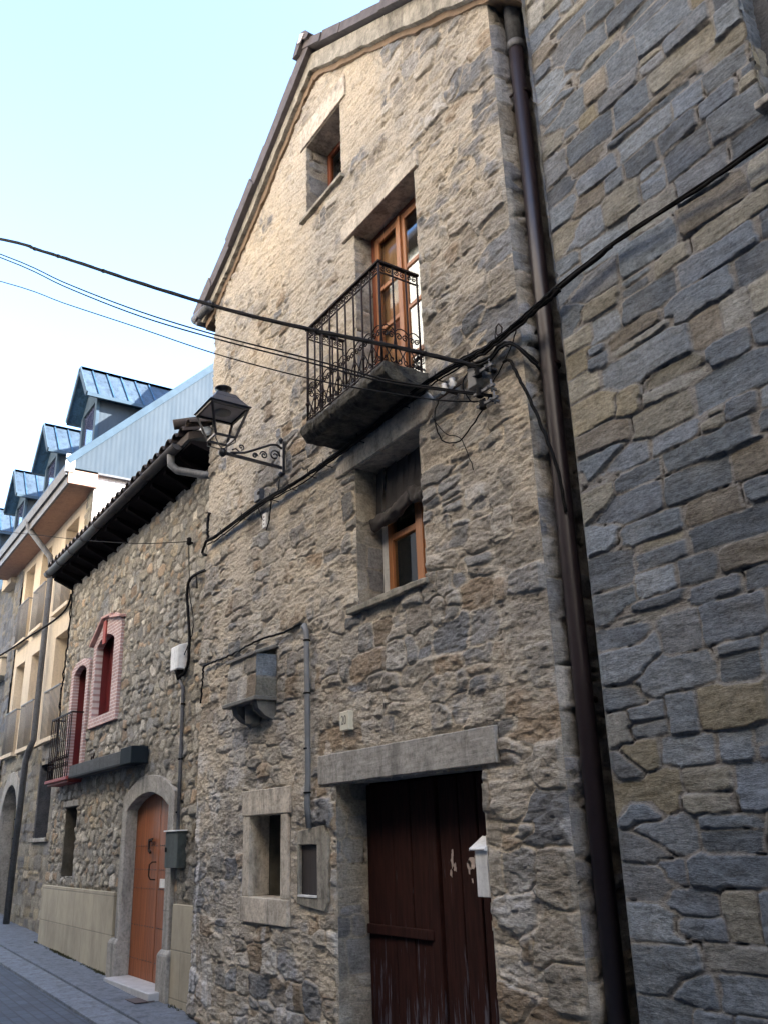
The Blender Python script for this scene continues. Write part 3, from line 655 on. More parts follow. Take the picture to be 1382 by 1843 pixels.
masonry('reveal', ax(0.03, .2, .0125), ax(z0-.05, z1+.05, .0125), rows(0, .3, z0, z1+.1, (.2, .34), (.3, .5), .1, 16), ((x0-.014, 0, 0), (0, 1, 0), (1, 0, 0)), M_tower, tower, p=5, prot=(0, .02), seed=6)
b = B(); b.box(x0-.02, x1+.05, .185, .199, z0-.05, z1+.05); b.build('blocked_opening', M_dark, tower)
b = B(); b.box(x0-.03, x1+.05, -.03, .18, z0-.05, z0+.0); b.build('sill', M_grey, tower, .01)

# ================================================================== LOWER RUBBLE HOUSE
LY = .12; LX0, LX1 = -16.2, -9.48
lh = thing('rubble_house', 'low rubble stone house with an arched wooden door and pink brick window surrounds', 'house', (-12.8, .5, 0))
HA = (-14.16, -13.22, 3.45, 4.72); HB = (-15.45, -14.65, 2.66, 4.44); HS = (-15.35, -14.68, 1.13, 2.16); HD = (-12.1, -10.56, -.2, 2.2)
FA = [(-14.32, -12.92, 3.3, 4.95), (-15.6, -14.52, 2.56, 4.55), (-12.4, -10.3, -.2, 2.2), (-30.3, -12.1, -.2, .99), (-10.5, -9.5, -.2, .95)]
g2 = np.random.default_rng(9)
masonry('wall', ax(LX0, LX1, .02), ax(-.2, 6.12, .02), rows(LX0, LX1, -.2, 6.2, (.08, .17), (.09, .25), .45, 33, None, .5, .3), ((0, LY, 0), (1, 0, 0), (0, -1, 0)), M_left, lh,
        [HA, HB, HS, HD], FA, p=2.8, warp=(.05, 5), prot=(.0, .028), rnd=.016, mort=(.006, .016), strata=(.008, 5, 9), seed=7, edge=.04,
        smear=lambda U, V: -.42+0*U)
b = B(); b.box(LX0+.01, LX1, .45, 5.5, -.2, 6.2); b.build('masonry_core', M_left, lh)
for (h_, d_) in ((HA, .3), (HB, .3), (HS, .34)):
    x0, x1, z0, z1 = h_
    b = B(); b.box(x0-.08, x0-.005, LY, LY+d_, z0-.05, z1+.05).box(x1+.005, x1+.08, LY, LY+d_, z0-.05, z1+.05).box(x0-.005, x1+.005, LY, LY+d_, z1+.004, z1+.08).box(x0-.005, x1+.005, LY, LY+d_, z0-.08, z0-.004)
    b.each('reveal', M_niche if h_ is HS else M_burg, lh)
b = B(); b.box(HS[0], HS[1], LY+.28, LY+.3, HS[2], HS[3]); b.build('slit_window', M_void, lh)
b = B(); b.box(HS[0]-.1, HS[1]+.1, LY-.03, LY+.2, HS[3]+.01, HS[3]+.1); b.build('lintel', M_grey, lh, .01)
# window A with gabled brick surround
inn = [(-14.16, 3.45), (-14.16, 4.57)]+arc(-14.16, -13.24, 4.57, 4.70, 8)[1:-1]+[(-13.24, 4.57), (-13.24, 3.45)]
out_ = [(-14.32, 3.30), (-14.32, 4.62)]+[(-14.32+1.38*(i/8), 4.62+(.36 if i in (3, 4, 5, 6) else (.2 if i in (2,) else .28 if i == 7 else .1))) for i in range(1, 8)]+[(-12.93, 4.80), (-12.93, 3.30)]
b = B(); b.ring(out_, inn, LY-.05, LY+.06); sa = b.build('window_surround', M_pink, lh, .006)
b = B(); b.box(-13.80, -13.66, LY-.075, LY-.05, 4.56, 4.93); b.build('keystone', plain('red_keystone', (.32,.06,.05), .8), sa, .005)
b = B(); b.bar((-14.42, LY-.05, 4.64), (-13.82, LY-.05, 4.99), .12, .035).bar((-13.86, LY-.05, 5.0), (-13.35, LY-.05, 4.96), .12, .035).bar((-13.4, LY-.05, 4.93), (-12.86, LY-.05, 4.84), .12, .04); b.build('drip_moulding', plain('pale_pink_moulding', (.55,.33,.30), .8), sa, .006)
b = B(); b.prism([(-14.18, 3.43), (-13.2, 3.43), (-13.2, 4.75), (-14.18, 4.75)], LY+.16, LY+.19); ws = b.build('shutter', M_burg, lh)
b = B(); b.box(-13.72, -13.69, LY+.15, LY+.16, 3.45, 4.72); b.build('shutter_strip', M_burg, ws)
# window B french shutter and railing
inn = [(-15.45, 2.66), (-15.45, 4.33)]+arc(-15.45, -14.68, 4.33, 4.44, 8)[1:-1]+[(-14.68, 4.33), (-14.68, 2.66)]
out_ = [(-15.6, 2.60), (-15.6, 4.43)]+arc(-15.6, -14.54, 4.43, 4.55, 8)[1:-1]+[(-14.54, 4.45), (-14.54, 2.60)]
b = B(); b.ring(out_, inn, LY-.045, LY+.06); b.build('window_surround', M_pink, lh, .006)
b = B(); b.box(-15.47, -14.63, LY+.17, LY+.2, 2.6, 4.5); b.build('shutter', M_burg, lh)
b = B(); b.box(-15.9, -14.55, -.14, LY, 2.56, 2.61).box(-15.85, -14.6, -.1, LY, 2.52, 2.56); lb = b.build('balcony_sill', plain('red_painted_stone', (.25,.04,.035), .7), lh, .006)
b = B(); b.box(-15.87, -14.62, -.12, -.1, 3.60, 3.625).box(-14.64, -14.62, -.1, LY, 3.60, 3.625).box(-15.87, -15.85, -.1, LY, 3.60, 3.625); b.build('handrail', M_iron, lb)
for i in range(11):
    x = -15.86+1.23*i/10; b = B(); b.tube([(x, -.11, 2.6), (x, -.11, 3.61)], .009, 6)
    if i < 10:
        b.tube(spiral((x+.06, -.11, 2.80), .05, 1.2, 0, 1, (1, 0), 14), .005, 4).tube(spiral((x+.06, -.11, 2.92), .045, 1.2, math.pi, -1, (1, 0), 14), .005, 4)
    b.build('baluster', M_iron, lb)
# door and stone surround
z_sp = 2.0
inn = [(-12.1, -.1), (-12.1, z_sp)]+arc(-12.1, -10.56, z_sp, 2.19, 12)[1:-1]+[(-10.56, z_sp), (-10.56, -.1)]
out_ = [(-12.28, -.1), (-12.28, 2.16)]+arc(-12.28, -10.38, 2.16, 2.40, 12)[1:-1]+[(-10.38, 2.16), (-10.38, -.1)]
b = B(); b.ring(out_[:], inn, LY-.05, LY+.14, closed=False); ds = chip(b.build('door_surround', M_grey, lh, .008), .012, 3)
for xa, xb in ((-12.42, -12.09), (-10.60, -10.27)):
    b = B(); b.box(xa, xb, LY-.09, LY+.13, -.15, .40).hexa([(xa,LY-.09,.40),(xb,LY-.09,.40),(xb,LY+.13,.40),(xa,LY+.13,.40),(xa+.03,LY-.055,.45),(xb-.03,LY-.055,.45),(xb-.03,LY+.13,.45),(xa+.03,LY+.13,.45)]); b.build('plinth_block', M_grey, ds, .01)
b = B()
for xa in (-12.285, -10.565):
    for zz in (.85, 1.25, 1.62): b.box(xa, xa+.19, LY-.0525, LY-.0495, zz, zz+.006)
b.each('joint', M_ink, ds)
for a, c in ((-12.1, -11.22), (-11.205, -10.56)):
    b = B(); ys0 = LY+.10
    am = arc(-12.1, -10.56, z_sp, 2.19, 24); tp = [q for q in am if a-.001 <= q[0] <= c+.001]
    def zt(x): return np.interp(x, [q[0] for q in am], [q[1] for q in am])
    xs_ = np.linspace(a, c, 9); poly = [(a, .03)]+[(x, float(zt(x))-.004) for x in xs_]+[(c, .03)]
    b.prism(poly, ys0, ys0+.05)
    lf = b.build('door_leaf', M_leaf, lh, .004)
    b = B()
    for zz in (.24, .62, 1.05, 1.27, 1.55):
        for i in range(9):
            x = a+.06+(c-a-.12)*i/8; b.lathe((x, ys0-.006, zz-.006), [(.004, 0), (.009, .006), (.004, .012)], 6)
    b.build('nail', M_zinc, lf)
b = B(); b.bar((-11.50, LY+.07, 1.62), (-11.50, LY+.07, 1.50), .022).bar((-11.50, LY+.07, 1.62), (-11.36, LY+.06, 1.63), .022).bar((-11.50, LY+.07, 1.50), (-11.38, LY+.05, 1.47), .026).bar((-11.5, LY+.1, 1.61), (-11.5, LY+.06, 1.61), .03)
b.build('knocker', M_iron, lh)
b = B(); b.tube([(-11.29, LY+.1, 1.36), (-11.30, LY+.05, 1.36), (-11.36, LY+.04, 1.33), (-11.37, LY+.04, 1.2), (-11.33, LY+.05, 1.16), (-11.29, LY+.1, 1.155)], .009, 6); b.build('handle', M_iron, lh)
b = B(); b.box(-11.10, -10.80, LY+.088, LY+.099, 1.07, 1.17); nt_ = b.build('paper_notice', M_white, lh)
b = B(); b.box(-12.1, -10.45, -.09, LY+.2, -.12, .03); b.build('doorstep', plain('worn_pale_step', (.42,.42,.43), .7, var=.2), lh, .01)
# wainscots
b = B(); b.box(-16.22, -12.41, LY-.05, LY+.02, -.2, .985); b.build('wainscot', M_wain, lh, .006)
b = B(); b.box(-10.27, -9.5, LY-.05, LY+.02, -.3, .93); b.build('wainscot', M_wain, lh, .006)
# eaves
b = B(); b.hexa([(LX0-.12,-.26,6.27),(-9.5,-.26,6.27),(-9.5,.5,6.07),(LX0-.12,.5,6.07),(LX0-.12,-.26,6.31),(-9.5,-.26,6.31),(-9.5,.5,6.4),(LX0-.12,.5,6.4)]); b.build('soffit', M_soff, lh)
b = B()
x = LX0-.05
while x < -9.55:
    b.hexa([(x,-.24,6.21),(x+.09,-.24,6.21),(x+.09,.16,6.03),(x,.16,6.03),(x,-.24,6.275),(x+.09,-.24,6.275),(x+.09,.16,6.15),(x,.16,6.15)]); x += .52
b.each('rafter_tail', M_soff, lh)
b = B(); n_ = 10; vv = []; xs_ = [LX0-.18, -9.78]
gp = [(math.cos(math.pi+math.pi*i/n_)*.075, math.sin(math.pi+math.pi*i/n_)*.075) for i in range(n_+1)]
for x in xs_: vv += [(x, -.33+a, 6.35+c) for a, c in gp]
m_ = n_+1; b.add(vv, [(i, i+1, m_+i+1, m_+i) for i in range(n_)], True)
b.add([v for v in vv[:m_]], [tuple(range(m_))]); b.add([v for v in vv[m_:]], [tuple(range(m_-1, -1, -1))])
gu = b.build('gutter', M_gut, lh); md = gu.modifiers.new('Solidify', 'SOLIDIFY'); md.thickness = .006
b = B()
x = LX0
while x < -9.8: b.lathe((x, 0, 0), [(.0001, 0)], 3) if False else b.tube([(x, -.33+math.cos(math.pi+math.pi*i/8)*.082, 6.35+math.sin(math.pi+math.pi*i/8)*.082) for i in range(9)], .007, 5); x += .75
b.each('gutter_bracket', M_gut, lh)
b = B(); b.tube([(-10.02, -.33, 6.30), (-10.02, -.32, 6.16), (-9.98, -.25, 6.08), (-9.6, -.02, 5.92), (-9.45, .05, 5.88)], .05, 12); b.build('downpipe', M_zinc, lh)
# canal tiles
b = B(); x = LX0-.12
while x < -9.5:
    for row in range(8):
        y0 = -.36+row*.36; z0_ = 6.42+row*.13; jz = random.uniform(-.01, .012)
        vv = []; q = 6
        for (yy, zz, rd) in ((y0, z0_+.03+jz, .095), (y0+.42, z0_+.16+jz, .075)):
            for r2_ in (rd, rd-.014):
                vv += [(x+.11+r2_*math.cos(math.pi*i/q), yy, zz+r2_*math.sin(math.pi*i/q)*.85) for i in range(q+1)]
        m_ = q+1
        b.add(vv, [(i, i+1, 2*m_+i+1, 2*m_+i) for i in range(q)]+[(m_+i, 3*m_+i, 3*m_+i+1, m_+i+1) for i in range(q)]+[(i, m_+i, m_+i+1, i+1) for i in range(q)], False)
    x += .235
b.hexa([(LX0-.14,-.3,6.32),(-9.5,-.3,6.32),(-9.5,5.5,8.35),(LX0-.14,5.5,8.35),(LX0-.14,-.3,6.42),(-9.5,-.3,6.42),(-9.5,5.5,8.45),(LX0-.14,5.5,8.45)])
b.build('roof', M_tile, lh)
b = B()
for i in range(3):
    b.tube([(-9.72+i*.02, -.42+.12*i, 6.58+.02*i), (-9.60, -.1+.1*i, 6.66+.03*i)], .07-.01*i, 8)
b.each('loose_tile', M_tile, lh)
b = B(); b.tube([(-9.75, -.14, 6.52), (-9.46, -.06, 6.47)], .06, 14); b.build('outlet_stub', M_porc, lh)

# ================================================================== CREAM BUILDING
CY = .36; CX0, CX1 = -22.5, -16.2
cb = thing('cream_building', 'cream rendered building with blue metal dormers, railings and a stone ground floor', 'building', (-19.4, 1, .2))
ops = [(-21.85, -20.95), (-20.30, -19.40), (-18.25, -17.25)]
b = B()
# rendered wall as piers and bands round the openings
lv = [(3.56, 5.58), (6.12, 7.92)]
xs_ = [-22.15]+[v for o_ in ops for v in o_]+[-16.62]
for i in range(0, len(xs_), 2): b.box(xs_[i], xs_[i+1], CY, CY+.4, 3.5, 8.2)
for (a, c) in ops: b.box(a, c, CY, CY+.4, 5.58, 6.12).box(a, c, CY, CY+.4, 7.92, 8.2).box(a, c, CY, CY+.4, 3.45, 3.56)
b.build('wall', M_render, cb)
b = B(); b.box(CX0+.1, CX1-.01, CY+.42, 9, .2, 8.4); b.build('core', M_render, cb)
masonry('ground_floor_wall', ax(CX0, CX1, .03), ax(0, 3.46, .03), rows(CX0, CX1, 0, 3.5, (.16, .26), (.25, .5), .15, 44), ((0, CY, 0), (1, 0, 0), (0, -1, 0)), M_base, cb,
        [(-18.5, -17.45, 1.73, 3.06), (-21.6, -20.0, .2, 2.95)], [], p=4.5, warp=(.02, 4), prot=(0, .02), seed=12, edge=.02, strata=(.006, 4, 9))
b = B(); b.box(-18.52, -18.42, CY, CY+.3, 1.7, 3.1).box(-18.42, -17.43, CY+.28, CY+.3, 1.7, 3.1); b.build('window_recess', M_dark, cb)
b = B(); b.box(-18.6, -17.35, CY-.06, CY+.2, 1.66, 1.73); b.build('sill', M_grey, cb, .01)
inn = [(-21.55, .2), (-21.55, 1.9)]+arc(-21.55, -20.05, 1.9, 2.85, 12)[1:-1]+[(-20.05, 1.9), (-20.05, .2)]
out_ = [(-21.8, .2), (-21.8, 1.95)]+arc(-21.8, -19.8, 1.95, 3.12, 12)[1:-1]+[(-19.8, 1.95), (-19.8, .2)]
b = B(); b.ring(out_, inn, CY-.04, CY+.25, closed=False); b.build('arch_surround', M_grey, cb, .01)
b = B(); b.box(-21.6, -20.0, CY+.3, CY+.35, .2, 3.0); b.build('arch_glazing', M_glass if False else plain('dull_window_glass', (.05,.06,.07), .15, bd=0), cb)
b = B()
for zz in (.95, 1.35, 1.75, 2.15, 2.5): b.box(-21.5, -20.08, CY+.24, CY+.29, zz, zz+.03)
for xx in (-21.1, -20.7, -20.35): b.box(xx, xx+.03, CY+.23, CY+.29, .3, 2.8)
b.build('arch_glazing_bars', M_bluet, cb)
masonry('quoin_pier', ax(-16.66, CX1, .03), ax(3.4, 8.45, .03), rows(-16.7, CX1, 3.4, 8.5, (.2, .3), (.3, .5), .1, 45), ((0, CY-.03, 0), (1, 0, 0), (0, -1, 0)), M_base, cb, p=4.5, prot=(0, .02), seed=13, strata=(.006, 4, 9))
masonry('quoin_pier', ax(-22.9, -22.15, .03), ax(0, 8.1, .03), rows(-23, -22.1, 0, 8.2, (.2, .3), (.3, .5), .1, 46), ((0, CY-.03, 0), (1, 0, 0), (0, -1, 0)), M_dark, cb, p=4.5, prot=(0, .02), seed=14, strata=(.006, 4, 9))
b = B(); b.box(CX1-.02, CX1, CY-.03, 9, 4, 8.45); b.build('gable_wall', M_renderw, cb)
for (z0, z1) in lv:
    for (a, c) in ops:
        b = B(); b.box(a, c, CY+.34, CY+.38, z0, z1); wd = b.build('window', plain('pale_blind', (.52,.44,.36), .8, bd=0) if 'pale_blind' not in bpy.data.materials else bpy.data.materials['pale_blind'], cb)
        b = B(); b.box(a-.12, c+.12, CY-.12, CY+.02, z0-.10, z0-.02); b.build('ledge', M_render, cb, .006)
        rb = B(); rb.box(a-.1, c+.1, CY-.10, CY-.07, z0+.90, z0+.925)
        rb.box(c+.075, c+.1, CY-.07, CY, z0+.9, z0+.925).box(a-.1, a-.075, CY-.07, CY, z0+.9, z0+.925)
        rl = rb.build('railing', M_greyc, cb)
        pb_ = B(); n_ = 13
        for i in range(n_): x = a-.09+(c-a+.18)*i/(n_-1); pb_.tube([(x, CY-.085, z0-.02), (x, CY-.085, z0+.91)], .008, 5)
        pb_.build('railing_bars', M_greyc, rl)
# roof 45 degrees, soffit, fascia
RZ = lambda y: y+8.83
b = B(); b.box(-40, -16.1, -.18, CY+.02, 8.14, 8.17) if False else b.box(-23.6, -16.12, -.16, CY+.02, 8.14, 8.18); b.build('soffit', M_softr, cb)
b = B(); b.box(-23.6, -16.12, -.20, -.155, 8.12, 8.44); b.build('fascia', M_zinc, cb)
b = B(); b.hexa([(-23.6,-.25,8.30),(-16.12,-.25,8.30),(-16.12,-.2,8.30),(-23.6,-.2,8.30),(-23.6,-.28,8.46),(-16.12,-.28,8.46),(-16.12,-.2,8.46),(-23.6,-.2,8.46)]); b.build('gutter', M_zinc, cb)
b = B(); b.box(-16.13, -16.08, -.27, -.1, 8.36, 8.72); b.build('gutter_end', M_porc, cb)
RT = 4.6
def roofquad(bb, x0, x1, y0, y1, th=.08): bb.hexa([(x0,y0,RZ(y0)-th),(x1,y0,RZ(y0)-th),(x1,y1,RZ(y1)-th),(x0,y1,RZ(y1)-th),(x0,y0,RZ(y0)),(x1,y0,RZ(y0)),(x1,y1,RZ(y1)),(x0,y1,RZ(y1))])
b = B(); roofquad(b, -40, -16.1, -.22, RT); b.build('roof', M_blue, cb)
b = B()   # ribbed gable cladding on the street-facing end
poly = [(CY-.58, 8.45), (CY-.58, 8.62), (RT, RZ(RT)), (RT, 8.45)]
vv = [(-16.12, y, z) for y, z in poly]+[(-16.18, y, z) for y, z in poly]
b.add(vv, [(0, 3, 2, 1), (4, 5, 6, 7)]+[(i, (i+1) % 4, (i+1) % 4+4, i+4) for i in range(4)]); b.build('gable_cladding', M_corr, cb)
b = B(); b.bar((-16.12, -.24, RZ(-.24)-.02), (-16.12, RT, RZ(RT)-.02), .10, .14); b.build('verge_trim', M_bluet, cb, .01)
b = B(); b.box(-16.13, -16.10, -.2, RT, 8.41, 8.45); b.build('base_trim', M_zinc, cb)
b = B(); b.box(-16.15, -16.10, -.2, CY, 8.13, 8.45); b.build('eave_end', M_softr, cb)
# dormers
def dormer(xc):
    w, yf, zr, ze = .60, .60, 11.78, 10.80
    b = B(); yb = 2.6
    # body: cheeks and front frame
    b.add([(xc+w,yf,RZ(yf)-.05),(xc+w,yf,ze-.02),(xc+w,ze-8.83,ze-.02),(xc+w-.05,yf,RZ(yf)-.05),(xc+w-.05,yf,ze-.02),(xc+w-.05,ze-8.83,ze-.02)], [(0,2,1),(3,4,5),(0,1,4,3)])
    b.add([(xc-w,yf,RZ(yf)-.05),(xc-w,yf,ze-.02),(xc-w,ze-8.83,ze-.02),(xc-w+.05,yf,RZ(yf)-.05),(xc-w+.05,yf,ze-.02),(xc-w+.05,ze-8.83,ze-.02)], [(0,1,2),(3,5,4),(0,3,4,1)])
    b.add([(xc+w,yf+.05,ze-.05),(xc+w,ze-8.9,ze-.05),(xc-w,ze-8.9,ze-.05),(xc-w,yf+.05,ze-.05)],[(0,1,2,3)]); dm = b.build('dormer', M_corr, cb)
    b = B(); b.box(xc-w-.01, xc-w+.13, yf-.03, yf+.04, RZ(yf)-.1, ze).box(xc+w-.13, xc+w+.02, yf-.03, yf+.04, RZ(yf)-.1, ze).prism([(xc-w, ze), (xc+w, ze), (xc, ze+.62)], yf-.02, yf+.03); b.build('dormer_frame', M_bluet, dm, .006)
    b = B(); b.box(xc-w+.13, xc+w-.13, yf+.02, yf+.03, RZ(yf), ze); b.build('dormer_window', plain('dark_dormer_glass', (.04,.045,.08), .12, bd=0) if 'dark_dormer_glass' not in bpy.data.materials else bpy.data.materials['dark_dormer_glass'], dm)
    o = .28; zo = ze-.02; yo = yf-.3
    for sg in (-1, 1):
        b = B(); xe = xc+sg*(w+.22)
        yb1 = zr-8.83; yb2 = zo-8.83
        P = [(xc, yo, zr), (xe, yo, zo), (xe, max(yb2, yo), zo), (xc, yb1, zr)]
        Q = [(x, y, z-.05) for x, y, z in P]
        b.add(P+Q, [(0,1,2,3),(7,6,5,4),(0,4,5,1),(1,5,6,2),(2,6,7,3),(3,7,4,0)]); b.build('dormer_roof', M_drf if sg > 0 else M_blue, dm)
        b = B(); b.bar((xc, yo-.012, zr-.02), (xe, yo-.012, zo-.02), .03, .13).bar((xe+sg*.01, yo, zo-.03), (xe+sg*.01, yb2, zo-.03), .05, .08); b.build('dormer_trim', M_bluet, dm)
        b = B()
        for i in range(5):
            t = (i+.5)/5; y_ = yo+(yb2-yo)*t+.1; b.bar((xc, y_, zr+.015), (xe, y_, zo+.015), .03, .035)
        b.bar((xc, yo, zr+.02), (xc, yb1, zr+.02), .09, .04)
        b.build('dormer_seam', M_blue, dm)
for xc in (-18.15, -21.5, -24.95, -28.4): dormer(xc)
# building downpipe
b = B(); b.tube([(-19.35, -.22, 8.35), (-19.33, -.2, 8.2), (-18.8, .2, 7.45), (-18.76, .24, 7.2), (-18.76, .24, 3.6), (-18.9, .2, 3.4), (-19.1, .2, 3.2), (-19.3, .2, .15)], .062, 10)
b.build('downpipe', M_zinc, cb)

# far building
fb = thing('dark_stone_building', 'dark slate stone building with cream box lintels beyond the cream building', 'building', (-27, 1, .4))
masonry('wall', ax(-32, -22.9, .05), ax(0, 8.5, .05), rows(-32, -22.9, 0, 8.6, (.22, .36), (.3, .6), .15, 47), ((0, CY+.12, 0), (1, 0, 0), (0, -1, 0)), M_dark, fb, p=4.5, prot=(0, .03), seed=15, strata=(.006, 4, 9))
b = B(); b.box(-32, -22.9, CY+.3, 9, 0, 8.5); b.build('masonry_core', M_dark, fb)
b = B(); b.box(-24.3, -23.2, CY-.12, CY+.25, 8.0, 8.5); b.box(-24.4, -22.95, CY-.2, CY+.25, 8.5, 8.6); b.build('box_lintel', M_render, fb, .01)
b = B(); b.box(-24.5, -23.2, CY-.12, CY+.25, 5.6, 6.05); b.box(-24.6, -23.1, CY-.16, CY+.25, 6.05, 6.13); b.build('box_lintel', M_render, fb, .01)
b = B(); roofquad(b, -40, -23.6, .3, RT-.5, .3); b.build('roof', M_blue, fb)

# opposite side of the street (behind the camera; added out of view, shaped for bounce light and shade)
op = thing('unseen_bounce_building', 'unseen ochre rendered row house across the street, shaped for its bounce light', 'building', (-8, -9, -.3))
b = B(); b.box(-34, 30, -12, -6.1, 8.4, 14.5); b.build('wall', M_ochre, op)
b = B(); b.box(-34, 30, -12, -6.12, -1, 8.4); b.build('bounce_damping_wall', plain('bounce_damping_dark', (.085,.085,.09), .9, scale=4), op)  # dark lower wall, shaped to keep bounce light off the low facades
b = B()
for i in range(18):
    for z0 in (9.2, 11.9): b.box(-32+i*3.4, -30.9+i*3.4, -6.1, -6.06, z0, z0+1.5)
b.each('shutter', M_woodd, op)
b = B(); b.hexa([(-34.3,-5.8,14.5),(30.3,-5.8,14.5),(30.3,-12,14.5),(-34.3,-12,14.5),(-34.3,-5.8,14.65),(30.3,-5.8,14.65),(30.3,-12,16.6),(-34.3,-12,16.6)]); b.build('roof', M_tile, op)

# ================================================================== THINGS ON THE WALLS
# wall lantern
ln = thing('wall_lantern', 'black four sided street lantern on a scrolled iron wall bracket', 'lantern', (-7.45, 0, 5.3))
X = -7.45
b = B(); b.box(X-.03, X+.03, -.045, -.015, 5.13, 5.50).lathe((X, -.05, 5.10), [(.01, 0), (.03, .03), (.012, .06)], 8).lathe((X, -.05, 5.48), [(.012, 0), (.03, .04), (.008, .07)], 8); b.build('wall_plate', M_lamp, ln, .004)
b = B(); e_ = (X, -.70, 5.235)
b.bar((X, -.03, 5.205), e_, .022, .03)
b.tube([(X, -.03, 5.42), (X, -.10, 5.455), (X, -.17, 5.44), (X, -.24, 5.40), (X, -.46, 5.285), (X, -.62, 5.25)], .013, 6)
for c_, r_, hnd, st in (((X, -.12, 5.33), .062, 1, 0), ((X, -.245, 5.305), .045, -1, math.pi), ((X, -.345, 5.28), .03, 1, 0)):
    b.tube(spiral(c_, r_, 1.5, st, hnd, (0, 1), 24), .009, 5)
b.tube([(X, -.50, 5.27), (X, -.56, 5.31), (X, -.60, 5.29)], .008, 5).tube(spiral((X, -.50, 5.34), .035, 1.2, -1.57, 1, (0, 1), 16), .008, 5)
b.lathe((X, -.70, 5.19), [(.015, 0), (.04, .025), (.045, .06), (.02, .09)], 10)
b.build('bracket', M_lamp, ln)
LX, LYc = -7.42, -.73
zb, zt_ = 5.36, 5.66; hb, ht_ = .105, .195
b = B()
cs = [(-1, -1), (1, -1), (1, 1), (-1, 1)]
for i, (p_, q_) in enumerate(cs):
    b.bar((LX+p_*hb, LYc+q_*hb, zb), (LX+p_*ht_, LYc+q_*ht_, zt_), .02)
    p2, q2 = cs[(i+1) % 4]
    b.bar((LX+p_*hb, LYc+q_*hb, zb), (LX+p2*hb, LYc+q2*hb, zb), .02); b.bar((LX+p_*ht_, LYc+q_*ht_, zt_), (LX+p2*ht_, LYc+q2*ht_, zt_), .024)
    b.tube([(LX+p_*hb, LYc+q_*hb, zb), (LX+p_*hb*1.0, LYc+q_*hb, zb-.05), (LX+p_*hb*.4, LYc+q_*hb*.4, zb-.085), (X, -.70, 5.265)], .006, 5)
b.build('lantern_frame', M_lamp, ln)
b = B(); hh_ = .225
def frus(bb, h0, z0, h1, z1): bb.hexa([(LX-h0,LYc-h0,z0),(LX+h0,LYc-h0,z0),(LX+h0,LYc+h0,z0),(LX-h0,LYc+h0,z0),(LX-h1,LYc-h1,z1),(LX+h1,LYc-h1,z1),(LX+h1,LYc+h1,z1),(LX-h1,LYc+h1,z1)])
frus(b, hh_, zt_+.014, hh_-.01, zt_+.03); frus(b, .205, zt_+.03, .135, zt_+.125); frus(b, .135, zt_+.125, .10, zt_+.185)
hd = b.build('hood', plain('dark_blue_grey_enamel', (.03,.035,.05), .4, bd=0), ln, .004)
b = B(); b.lathe((LX, LYc, zt_+.18), [(.06, 0), (.045, .03), (.05, .07), (.085, .08), (.088, .095), (.03, .12)], 18); b.build('chimney_cap', M_lamp, ln)
b = B(); frus(b, .175, zt_+.004, .175, zt_+.014); b.build('reflector', plain('grey_reflector', (.30,.29,.31), .5, bd=0), ln)
b = B(); b.lathe((LX, LYc, zt_-.02), [(.06, 0), (.085, .008), (.09, .024)], 16); b.build('lamp_holder', M_greyc, ln)

# cables
def cable(name, lab, paths, r, mt=M_cable, cat='cable', group=None, seg=6):
    group = group or ('wires crossing the street' if name == 'overhead_wire' else None)
    b = B()
    for p_, r_ in paths: b.tube(p_, r_ or r, seg)
    o = b.build(name, mt); return tag(o, lab, cat, group)
def wob(pts, a, n, sd):
    g_ = random.Random(sd); out = []
    ts = np.linspace(0, len(pts)-1, n); P = np.array(pts, float)
    for t in ts:
        i = min(int(t), len(pts)-2); f_ = t-i
        p0 = P[max(i-1, 0)]; p1 = P[i]; p2 = P[i+1]; p3 = P[min(i+2, len(pts)-1)]
        q = .5*((2*p1)+(-p0+p2)*f_+(2*p0-5*p1+4*p2-p3)*f_*f_+(-p0+3*p1-3*p2+p3)*f_**3)
        out.append((q[0]+g_.uniform(-a, a), q[1]+g_.uniform(-a, a), q[2]+g_.uniform(-a, a)))
    return out
def wire_pts(A, tab): return tab

span = [(-9.608, -2.757, 8.44), (-8.97, -2.44, 7.90), (-8.33, -2.12, 7.386), (-7.30, -1.61, 6.63), (-6.23, -1.08, 5.95), (-5.42, -.67, 5.46), (-4.86, -.39, 5.13), (-4.45, -.18, 4.895), (-4.14, -.03, 4.73)]
SPAN_MAIN = None
far = [(-19.0, -7.4, 15.0)]
def extend(p):   # carry the span on across the street, in its own line
    a = Vector(p[0]); b_ = Vector(p[1]); d = (a-b_).normalized(); k = (-6.08-a.y)/d.y
    e = a+d*k*.5; f = a+d*k; return [tuple(f-Vector((0, 0, .3))), tuple(e-Vector((0, 0, .25)))]+[tuple(q) for q in p]

W_MAIN = [[-9.562, -2.741, 8.414], [-8.891, -2.406, 7.949], [-8.281, -2.101, 7.512], [-7.287, -1.603, 6.786], [-6.323, -1.122, 6.109], [-5.585, -0.752, 5.637], [-4.94, -0.43, 5.246], [-4.473, -0.197, 4.951], [-4.125, -0.022, 4.72]]
W_P1 = [[-9.533, -2.721, 8.188], [-8.417, -2.163, 7.301], [-7.408, -1.659, 6.546], [-6.497, -1.203, 5.925], [-5.591, -0.75, 5.355], [-4.955, -0.433, 4.942], [-4.492, -0.201, 4.698], [-4.162, -0.036, 4.538]]
W_P2 = [[-9.525, -2.717, 8.137], [-8.41, -2.16, 7.248], [-7.404, -1.657, 6.492], [-6.495, -1.202, 5.884], [-5.591, -0.751, 5.318], [-4.956, -0.433, 4.918], [-4.493, -0.201, 4.685], [-4.163, -0.036, 4.525]]
